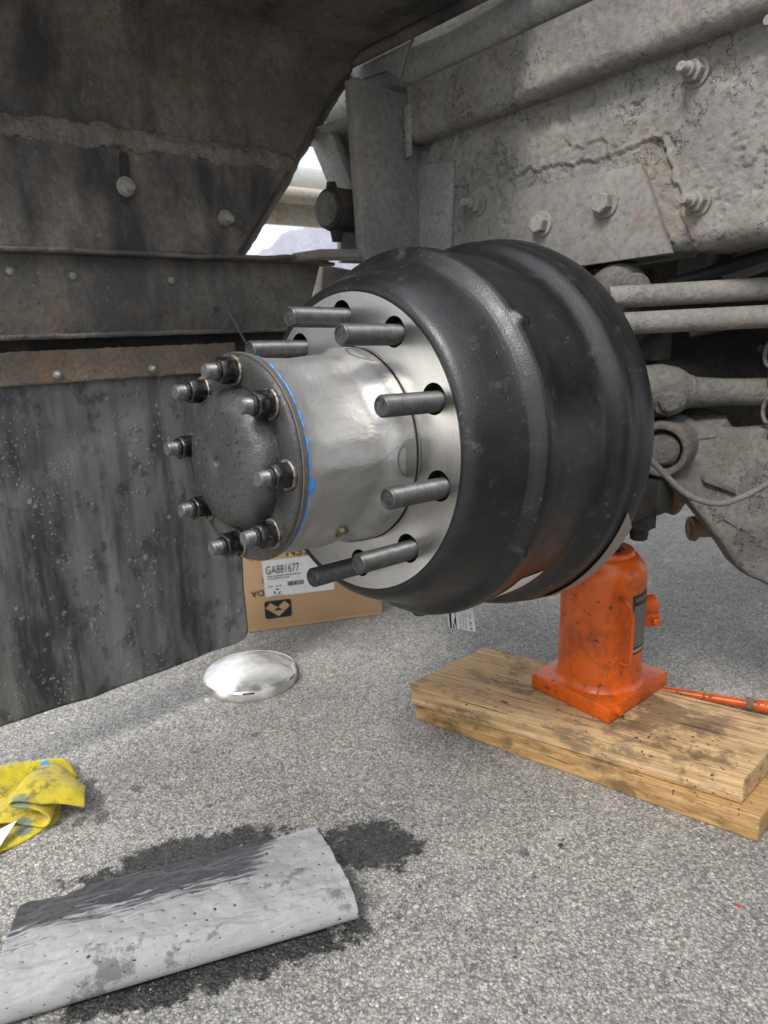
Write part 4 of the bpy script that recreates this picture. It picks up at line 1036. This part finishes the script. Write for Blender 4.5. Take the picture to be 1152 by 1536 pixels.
# blue sealant squeezed out along the flange joint
V = []; F = []
pts = []; rad = []
for j in range(241):
    a = math.radians(-100 + 360 * j / 240)
    nz = fb(math.cos(a) * 12, math.sin(a) * 12, 3, 4); nz2 = fb(math.cos(a) * 30, math.sin(a) * 30, 8, 3)
    r = 0.1046 + 0.0008 * nz2; s = -0.1484 + 0.0010 * nz
    pts.append(Vector((r * math.cos(a), r * math.sin(a), s))); rad.append(max(0.0004, 0.0011 + 0.0012 * nz + 0.0006 * nz2))
V, F = tube_data(pts, rad, 8)
mk('sealant_bead', V, F, 'blue', hub, True, 60, local=True)
for (ad, s0, ra, rs) in [(-171, -0.1440, 0.0100, 0.0040), (151, -0.1460, 0.006, 0.0022), (90, -0.1475, 0.007, 0.0040)]:
    V = []; F = []; nA, nS = 14, 8
    for p in range(nA + 1):
        for q in range(nS + 1):
            x = 2 * p / nA - 1; y = 2 * q / nS - 1
            rr = math.hypot(x, y); h = max(0, 1 - rr * rr * (1 + 0.5 * fb(x * 2 + ad, y * 2, 1, 3)))
            if rr > 1: x /= rr; y /= rr
            a = math.radians(ad) + x * ra / 0.104; ss = s0 + y * rs
            r = hubr(ss, 0.1030, a) - 0.0006 + 0.0019 * h ** 0.7
            V.append(Vector((r * math.cos(a), r * math.sin(a), ss)))
    for p in range(nA):
        for q in range(nS): b = p * (nS + 1) + q; F.append((b, b + 1, b + nS + 2, b + nS + 1))
    mk('sealant_smear', V, F, 'blue', hub, True, 80, local=True)

# ------------------------------------------------------------------ boards under the jack
def board(name, pts, z0, z1, mat, label, seed):
    ob = mk(name, [Vector((x, y, z)) for z in (z0, z1) for x, y in pts], [(0, 3, 2, 1), (4, 5, 6, 7), (0, 1, 5, 4), (1, 2, 6, 5), (2, 3, 7, 6), (3, 0, 4, 7)], mat)
    bm = bmesh.new(); bm.from_mesh(ob.data)
    bmesh.ops.bevel(bm, geom=list(bm.edges), offset=0.0025, segments=2, profile=0.5, affect='EDGES')
    bmesh.ops.subdivide_edges(bm, edges=[e for e in bm.edges if e.calc_length() > 0.03], cuts=22, use_grid_fill=True)
    for v in bm.verts:
        p = v.co; n = v.normal
        v.co = p + n * (0.0011 * fb(p.x * 14 + seed, p.y * 9, p.z * 14, 4) + 0.0006 * fb(p.x * 70, p.y * 12, p.z * 70 + seed, 3))
        if v.co.z < z0: v.co.z = z0
    for f in bm.faces: f.smooth = True
    for e in bm.edges: e.smooth = not (len(e.link_faces) == 2 and e.calc_face_angle(0) > 0.5)
    bm.to_mesh(ob.data); bm.free()
    return tag(ob, label, 'board', 'boards under the jack')
board('wooden_board', [(0.248, 0.172), (0.352, -0.361), (0.565, -0.357), (0.445, 0.172)], 0.0005, 0.0375, 'wood2', 'lower yellowish plank lying on the asphalt beneath another board', 5)
board('wooden_board', [(0.234, 0.168), (0.362, -0.333), (0.555, -0.330), (0.430, 0.170)], 0.0385, 0.0765, 'wood1', 'upper scuffed pine plank directly under the orange jack', 9)

# ------------------------------------------------------------------ bottle jack
JC = Vector((0.440, -0.066, 0.0775))
jk = thing('bottle_jack', 'orange hydraulic bottle jack with chipped paint standing on two boards', 'jack', JC)
b0 = mk('base', [Vector(p) for z in (0.0775, 0.1035) for p in ((0.353, -0.138, z), (0.527, -0.142, z), (0.530, 0.012, z), (0.366, 0.014, z))], BOXF, 'orange', jk); bevel_mesh(b0, 0.003)
JR = 0.0655
lathe('body', [(0.1025, JR + 0.006), (0.106, JR + 0.0035), (0.110, JR + 0.0005), (0.116, JR), (0.285, JR), (0.294, JR - 0.001), (0.302, JR - 0.005), (0.310, JR - 0.012), (0.3135, 0.050), (0.3145, 0.046), (0.319, 0.0455), (0.322, 0.043), (0.322, 0.030), (0.316, 0.028), (0.316, 0.0)], 'orange', jk, (JC.x, JC.y, 0), (0, 0, 1), 72)
lathe('ram', [(0.310, 0.024), (0.352, 0.024), (0.352, 0.017), (0.366, 0.017), (0.366, 0.021), (0.378, 0.021), (0.378, 0)], 'black', jk, (JC.x, JC.y, 0), (0, 0, 1), 28)
CAMDIR = math.atan2(-0.638 - JC.y, -0.534 - JC.x)
def jp(off, z, r=JR):
    a = CAMDIR + math.radians(off); return Vector((JC.x + r * math.cos(a), JC.y + r * math.sin(a), z))
tube('carry_handle', smooth_path([jp(24, 0.262, JR - 0.004), jp(25, 0.263, JR + 0.010), jp(27.5, 0.257, JR + 0.016), jp(31, 0.245, JR + 0.017), jp(33, 0.228, JR + 0.017), jp(33, 0.165, JR + 0.017), jp(32, 0.158, JR + 0.016), jp(28, 0.157, JR + 0.008), jp(26, 0.157, JR - 0.004)], 5), 0.0032, 'orange', jk, 10)
# pump socket behind the right side
sk = lathe('pump_socket', [(-0.05, 0.016), (0.006, 0.016), (0.008, 0.0145), (0.008, 0.0125), (-0.03, 0.0120), (-0.03, 0)], 'orange', jk, jp(104, 0.226, JR + 0.010), (0.82, -0.55, 0.10), 24)
box('pivot_block', jp(106, 0.200, JR + 0.004), (0.045, 0.020, 0.024), 'orange', jk, 0.005, Matrix.Rotation(-0.59, 3, 'Z'))
lathe('pivot_pin', [(0, 0.007), (0.004, 0.007), (0.006, 0.005), (0.006, 0)], 'orange', jk, jp(97, 0.200, JR + 0.018), (-0.5, -0.85, 0), 16)
lathe('release_screw', [(-0.004, 0.008), (0.003, 0.008), (0.004, 0.005), (0.009, 0.005), (0.009, 0)], 'orange', jk, (0.374, -0.139, 0.0935), (-0.3, -0.95, 0), 14)
# label plate wrapped on the body
def wrap(u, v, h): # u along the circumference from the left edge (m), v up
    a = CAMDIR + math.radians(43.0) + u / JR; r = JR + h
    return Vector((JC.x + r * math.cos(a), JC.y + r * math.sin(a), 0.163 + v))
LW, LH = 0.055, 0.100
V = [wrap(LW * i / 14, LH * j, 0.0008) for j in (0, 1) for i in range(15)]
lp = mk('warning_plate', V, [(i, i + 1, 16 + i, 15 + i) for i in range(14)], 'plate', jk)
def plate_rect(u0, u1, v0, v1, name='print_line'):
    V = [wrap(u0 + (u1 - u0) * i / 8, v, 0.0013) for v in (v0, v1) for i in range(9)]
    mk(name, V, [(i, i + 1, 10 + i, 9 + i) for i in range(8)], 'platetxt', lp)
for q in range(22):
    random.seed(q); plate_rect(0.003, LW - 0.004 - random.uniform(0, 0.012), 0.014 + q * 0.0031, 0.0153 + q * 0.0031)
plate_rect(0.003, LW - 0.004, 0.004, 0.009)
V, F = text_mesh('VEVOR', 0.0095)
mk('lettering', [wrap(0.004 + v.x, 0.0885 + v.y, 0.0014) for v in V], F, 'platetxt', lp, False)

# ------------------------------------------------------------------ jack handle rod on the ground behind
jh = thing('jack_handle', 'orange steel handle rod lying on the asphalt behind the boards', 'handle', (0.65, -0.2, 0))
def seg(a, b, n=6): return [Vector(a) + (Vector(b) - Vector(a)) * i / n for i in range(n + 1)]
tube('rod', seg((0.604, -0.075, 0.0155), (0.672, -0.226, 0.0155)), 0.008, 'orange', jh, 16)
tube('sleeve', seg((0.672, -0.226, 0.0155), (0.76, -0.42, 0.0155)), 0.0108, 'orange', jh, 18)
tube('collar', seg((0.668, -0.217, 0.0155), (0.673, -0.228, 0.0155), 2), 0.0113, 'rusty', jh, 18)

# ------------------------------------------------------------------ chrome cap
cp = thing('chrome_hub_cap', 'dented chrome hub cap lying dome up on the asphalt', 'hub cap', (0.122, 0.506, 0))
def caprf(s, r, a):
    d = 0
    for a0, w_, h_ in ((-2.75, 0.16, 0.010), (-1.9, 0.3, 0.004), (-0.55, 0.14, 0.008)):
        da = (a - a0 + PI) % (2 * PI) - PI; d += h_ * math.exp(-(da / w_) ** 2) * math.exp(-((s - 0.022) / 0.008) ** 2)
    return r - d + 0.0008 * fb(math.cos(a) * 3, math.sin(a) * 3, s * 20, 3)
cprof = [(0.0008, 0.0905), (0.002, 0.0910), (0.016, 0.0906), (0.018, 0.0904), (0.0195, 0.0890), (0.0190, 0.0872), (0.0205, 0.0850), (0.0240, 0.0770), (0.0290, 0.0650), (0.0335, 0.0510), (0.0370, 0.0360), (0.0390, 0.0200), (0.0396, 0.0)]
cd = []
for (a, b) in zip(cprof[:-1], cprof[1:]):
    for q in range(3): cd.append((a[0] + (b[0] - a[0]) * q / 3, a[1] + (b[1] - a[1]) * q / 3))
cd.append(cprof[-1])
isp = next(i for i, p in enumerate(cd) if p[0] >= 0.018); split = cd[:isp + 1]; dome_ = cd[isp:]
for nm, pr_ in (('rim_band', split), ('dome', dome_)):
    V, F = lathe_data(pr_, 120, rfun=caprf, closed_ends=False)
    mk(nm, [v + Vector((0.122, 0.506, 0)) for v in V], F, 'chrome', cp, True, 40)
for a0, ln in ((-2.3, 0.25), (-1.15, 0.22)):
    V = [Vector((0.122 + rr * math.cos(a0 + ln * i / 6), 0.506 + rr * math.sin(a0 + ln * i / 6), zz)) for (rr, zz) in ((0.0910, 0.0165), (0.0900, 0.0198)) for i in range(7)]
    mk('clip_slot', V, [(i, i + 1, 8 + i, 7 + i) for i in range(6)], 'black', cp)

# ------------------------------------------------------------------ cardboard box
P0 = Vector((0.236, 0.702, 0)); BX = Vector((0.276, -0.137, 0)).normalized(); BYv = Vector((0.137, 0.276, 0)).normalized(); BL = 0.318; BH = 0.20; BD = 0.24
cbx = thing('cardboard_box', 'brown cardboard parts box standing on the asphalt behind the hub', 'box', P0 + BX * BL / 2 + BYv * BD / 2)
V = [P0 + BX * a + BYv * b + Vector((0, 0, c)) for c in (0.001, BH) for a, b in ((0, 0), (BL, 0), (BL, BD), (0, BD))]
cbm = mk('carton', V, BOXF, 'card', cbx); bevel_mesh(cbm, 0.003)
prism('bottom_flap_edge', [P0 + BX * a - BYv * 0.0025 + Vector((0, 0, c)) for a, c in ((0.002, 0.0015), (BL - 0.002, 0.0015), (BL - 0.002, 0.0055), (0.002, 0.0075))], BYv * 0.002, 'card', cbx)
def bp(a, b, h=0.0): return P0 + BX * a - BYv * (0.0006 + h) + Vector((0, 0, b))
def bpoly(name, pts, mat, parent, h=0.0):
    return mk(name, [bp(a, b, h) for a, b in pts], [tuple(range(len(pts)))], mat, parent, False)
def btext(s, size, a, b, mat='ink', parent=None, h=0.001, flip=False, sx=1.0, name='lettering'):
    V, F = text_mesh(s, size); q = -1 if flip else 1
    mk(name, [bp(a + q * v.x * sx, b + q * v.y, h) for v in V], F, mat, parent or cbx, False)
# shipping label
lb = mk('shipping_label', [bp(a, b, 0.0006) for a, b in ((0.046, 0.080), (0.205, 0.078), (0.207, 0.166), (0.044, 0.167))], [(0, 1, 2, 3)], 'paper', cbx, False)
btext('GA881677', 0.028, 0.050, 0.134, 'ink', lb, 0.0012, sx=0.62)
for q, (wd, bb) in enumerate([(0.075, 0.127), (0.050, 0.1215)]):
    random.seed(40 + q); a = 0.054
    while a < 0.054 + wd:
        l_ = random.uniform(0.002, 0.006); bpoly('print_dash', [(a, bb), (a + l_, bb), (a + l_, bb + 0.003), (a, bb + 0.003)], 'greyink', lb, 0.0011); a += l_ + 0.0015
random.seed(5); a = 0.098
while a < 0.134:
    l_ = random.choice((0.0006, 0.0009, 0.0014)); bpoly('barcode_bar', [(a, 0.101), (a + l_, 0.101), (a + l_, 0.112), (a, 0.112)], 'ink', lb, 0.0011); a += l_ + random.choice((0.0006, 0.001))
for a in (0.054, 0.060, 0.072, 0.079): bpoly('print_dash', [(a, 0.103), (a + 0.004, 0.103), (a + 0.004, 0.106), (a, 0.106)], 'greyink', lb, 0.0011)
# triangular arrows mark
for q in range(3):
    t = PI / 2 + q * 2 * PI / 3; pts = []
    for (rr, da) in ((0.0085, -0.75), (0.0085, 0.0), (0.0088, 0.45), (0.0055, 0.55), (0.005, 0.0), (0.0048, -0.75)):
        pts.append((0.073 + rr * math.cos(t + da), 0.091 + rr * 0.85 * math.sin(t + da)))
    bpoly('recycling_arrow', pts, 'ink', lb, 0.0011)
bpoly('print_dash', [(0.060, 0.0815), (0.088, 0.0815), (0.088, 0.0828), (0.060, 0.0828)], 'greyink', lb, 0.0011)
# emblem: black rounded square with a brown folded heart shape
rs = []
for (cx, cz, a0) in ((0.096, 0.063, 0), (0.049, 0.063, PI / 2), (0.049, 0.034, PI), (0.096, 0.034, 1.5 * PI)):
    for i in range(6): rs.append((cx + 0.007 * math.cos(a0 + PI / 2 * i / 5), cz + 0.007 * math.sin(a0 + PI / 2 * i / 5)))
em = bpoly('emblem', rs, 'ink', cbx, 0.0004)
bpoly('emblem_shape', [(0.044, 0.054), (0.055, 0.0655), (0.0715, 0.0535), (0.088, 0.0665), (0.100, 0.054), (0.073, 0.0310)], 'card', em, 0.0012)
bpoly('emblem_wedge', [(0.062, 0.0455), (0.083, 0.0455), (0.0725, 0.0535)], 'ink', em, 0.0018)
btext('GEN', 0.030, 0.158, 0.192, flip=True)
btext('H', 0.030, 0.038, 0.192, flip=True)
btext('DA', 0.021, 0.044, 0.099, flip=True)
btext('S', 0.012, 0.046, 0.125, flip=True)

# ------------------------------------------------------------------ absorbent pad
pdl = thing('absorbent_pad', 'folded light grey absorbent pad soaked with oil on the asphalt', 'absorbent pad', (-0.25, 0.05, 0))
prof2_scale = 0.98
A_ = Vector((-0.458, 0.052, 0)); B_ = Vector((-0.110, -0.096, 0)); Cb = Vector((-0.395, 0.196, 0)); Db = Vector((-0.050, 0.066, 0))
prof2 = [(1.0, 0.0035), (0.75, 0.0035), (0.4, 0.003), (0.12, 0.003), (0.035, 0.005), (0.0, 0.013), (0.01, 0.024), (0.05, 0.033), (0.12, 0.038), (0.22, 0.0395), (0.38, 0.038), (0.55, 0.033), (0.72, 0.026), (0.88, 0.018), (1.0, 0.012)]
pp = smooth_path([(a, b, 0) for a, b in prof2], 10); LPP = len(pp) - 1
def padfn(u, v):
    f = v * LPP; i = min(int(f), LPP - 1); q = pp[i].lerp(pp[i + 1], f - i)
    wv = 0.012 * math.sin(u * 5 + 1) * q.x
    base = A_.lerp(B_, u).lerp(Cb.lerp(Db, u), q.x + wv * (1 if v > 0.5 else 0))
    topness = max(0, min(1, (v - 0.38) * 8))
    z = prof2_scale * q.y * (1.0 + 0.15 * math.sin(u * 4.0 + 0.6)) * (1 - 0.25 * u * q.x)
    z += topness * (0.005 * fb(u * 5, v * 9, 1, 3) + 0.0016 * fb(u * 14, v * 18, 3, 4))
    # embossed dimples
    gx = u * 17 + (0.5 if int(v * 22) % 2 else 0); gy = v * 22
    dx = (gx - round(gx)) * 0.022; dy = (gy - math.floor(gy) - 0.5) * 0.016
    z -= topness * 0.0016 * math.exp(-(dx * dx + dy * dy) / (0.0022 ** 2))
    return Vector((base.x, base.y, max(0.0015, z)))
pg = grid('pad_sheet', 230, 300, padfn, 'pad', pdl, uv=True)
V = []
pm = pg.modifiers.new('thickness', 'SOLIDIFY'); pm.thickness = 0.0022; pm.offset = 0
# ------------------------------------------------------------------ yellow rag
rag = thing('yellow_rag', 'crumpled dirty yellow cloth lying on the asphalt at the left', 'cloth', (-0.32, 0.42, 0))
def ragz(x, y): return fb(x * 30, y * 30, 2, 3)
# lower layer: flat tail with a raised fold
def rag_low(u, v):
    a = Vector((-0.43, 0.335, 0)).lerp(Vector((-0.46, 0.47, 0)), v); b = Vector((-0.300, 0.345, 0)).lerp(Vector((-0.275, 0.405, 0)), v)
    p = a.lerp(b, u); z = 0.004 + 0.012 * v * (0.6 + 0.4 * math.sin(u * 7)) + 0.003 * ragz(p.x, p.y)
    p.y += 0.012 * math.sin(u * PI) * (1 - v) * -1
    return Vector((p.x, p.y, max(0.002, z)))
grid('lower_fold', 60, 40, rag_low, 'yellow', rag, thick=0.003)
# upper back mound
def rag_back(u, v):
    a = Vector((-0.48, 0.43, 0)).lerp(Vector((-0.43, 0.56, 0)), v); b = Vector((-0.243, 0.425, 0)).lerp(Vector((-0.268, 0.510, 0)), v)
    p = a.lerp(b, u)
    h = 0.048 * (math.sin(min(1, v * 1.3) * PI * 0.72 + 0.35)) * (1 - 0.55 * u ** 2.2)
    h += 0.006 * math.sin(v * 11 + u * 4) * (1 - v) + 0.004 * ragz(p.x, p.y)
    h *= sstep(1.02, 0.80, v) * 0.85 + 0.15
    return Vector((p.x, p.y, max(0.003, h)))
grid('back_fold', 70, 60, rag_back, 'yellow', rag, thick=0.003)
# front S shaped curl, its edge facing the camera side
prS = smooth_path([(0.112, 0.026, 0), (0.085, 0.040, 0), (0.050, 0.050, 0), (0.024, 0.052, 0), (0.014, 0.046, 0), (0.022, 0.040, 0), (0.042, 0.039, 0), (0.060, 0.030, 0), (0.066, 0.018, 0), (0.056, 0.010, 0), (0.034, 0.014, 0), (0.010, 0.022, 0), (-0.03, 0.022, 0), (-0.07, 0.014, 0)], 10)
RG0 = Vector((-0.368, 0.372, 0)); RGR = Vector((0.74, -0.67, 0)); RGB = Vector((0.66, 0.75, 0))
def rag_curl(u, v):
    f = v * (len(prS) - 1); i = min(int(f), len(prS) - 2); q = prS[i].lerp(prS[i + 1], f - i)
    sh = 0.016 * math.sin(q.x * 40) * u
    p = RG0 + RGR * (q.x * (1 - 0.15 * u)) + RGB * (0.085 * u - 0.25 * max(0, 0.02 - q.x) * (1 - u) + 0.35 * max(0, q.x - 0.06) * (1 - u) + sh)
    z = q.y * (1 - 0.2 * u) + 0.010 * math.sin(u * PI) * (1 - v) + 0.0025 * ragz(p.x, p.y + q.y)
    return Vector((p.x, p.y, max(0.004, z)))
grid('front_curl', 50, 150, rag_curl, 'yellow', rag, thick=0.0032)
prism('sewn_tag', [(-0.402, 0.335, 0.012), (-0.372, 0.352, 0.020), (-0.352, 0.352, 0.022), (-0.388, 0.322, 0.010)], (0, 0, 0.0012), 'paper', rag)

# ------------------------------------------------------------------ loose grit and crumbs
random.seed(21)
def chips(n, gen, smin, smax):
    V = []; F = []
    for _ in range(n):
        x, y = gen(); s = random.uniform(smin, smax); b = len(V)
        pts = [(1, 0, 0), (-1, 0.1, 0), (0, 1, 0), (0.1, -1, 0), (0, 0, 0.8), (0, 0, -0.4)]
        R_ = Matrix.Rotation(random.uniform(0, 6.3), 3, 'Z') @ Matrix.Rotation(random.uniform(-0.4, 0.4), 3, 'X')
        for p in pts:
            q = R_ @ (Vector(p) * random.uniform(0.65, 1.1)); V.append(Vector((x + q.x * s, y + q.y * s * 0.8, max(0.0003, s * 0.35 + q.z * s * 0.7))))
        for f in ((0, 2, 4), (2, 1, 4), (1, 3, 4), (3, 0, 4), (2, 0, 5), (1, 2, 5), (3, 1, 5), (0, 3, 5)): F.append(tuple(b + i for i in f))
    return V, F
V, F = chips(2600, lambda: (random.uniform(-0.5, 0.75), random.uniform(-0.42, 0.75)), 0.0006, 0.0021)
gr = mk('loose_grit', V, F, 'grit', None, False); gr['kind'] = 'stuff'; gr['label'] = 'fine pale grit scattered over the asphalt'; gr['category'] = 'grit'
V, F = chips(420, lambda: (random.uniform(-0.45, 0.7), random.uniform(-0.40, 0.6)), 0.0008, 0.0026)
gr = mk('dark_crumbs', V, F, 'darkgrit', None, False); gr['kind'] = 'stuff'; gr['label'] = 'dark crumbs of dirt scattered on the asphalt'; gr['category'] = 'crumbs'

V, F = chips(1, lambda: (0.2255, -0.3885), 0.004, 0.005)
tag(mk('paint_chip', V, F, 'red', None, False), 'tiny red paint chip lying on the bare asphalt at lower right', 'chip')
V, F = chips(1, lambda: (0.163, -0.185), 0.005, 0.006)
tag(mk('pebble', V, F, 'darkgrit', None, False), 'small black pebble on the asphalt in front of the boards', 'pebble')
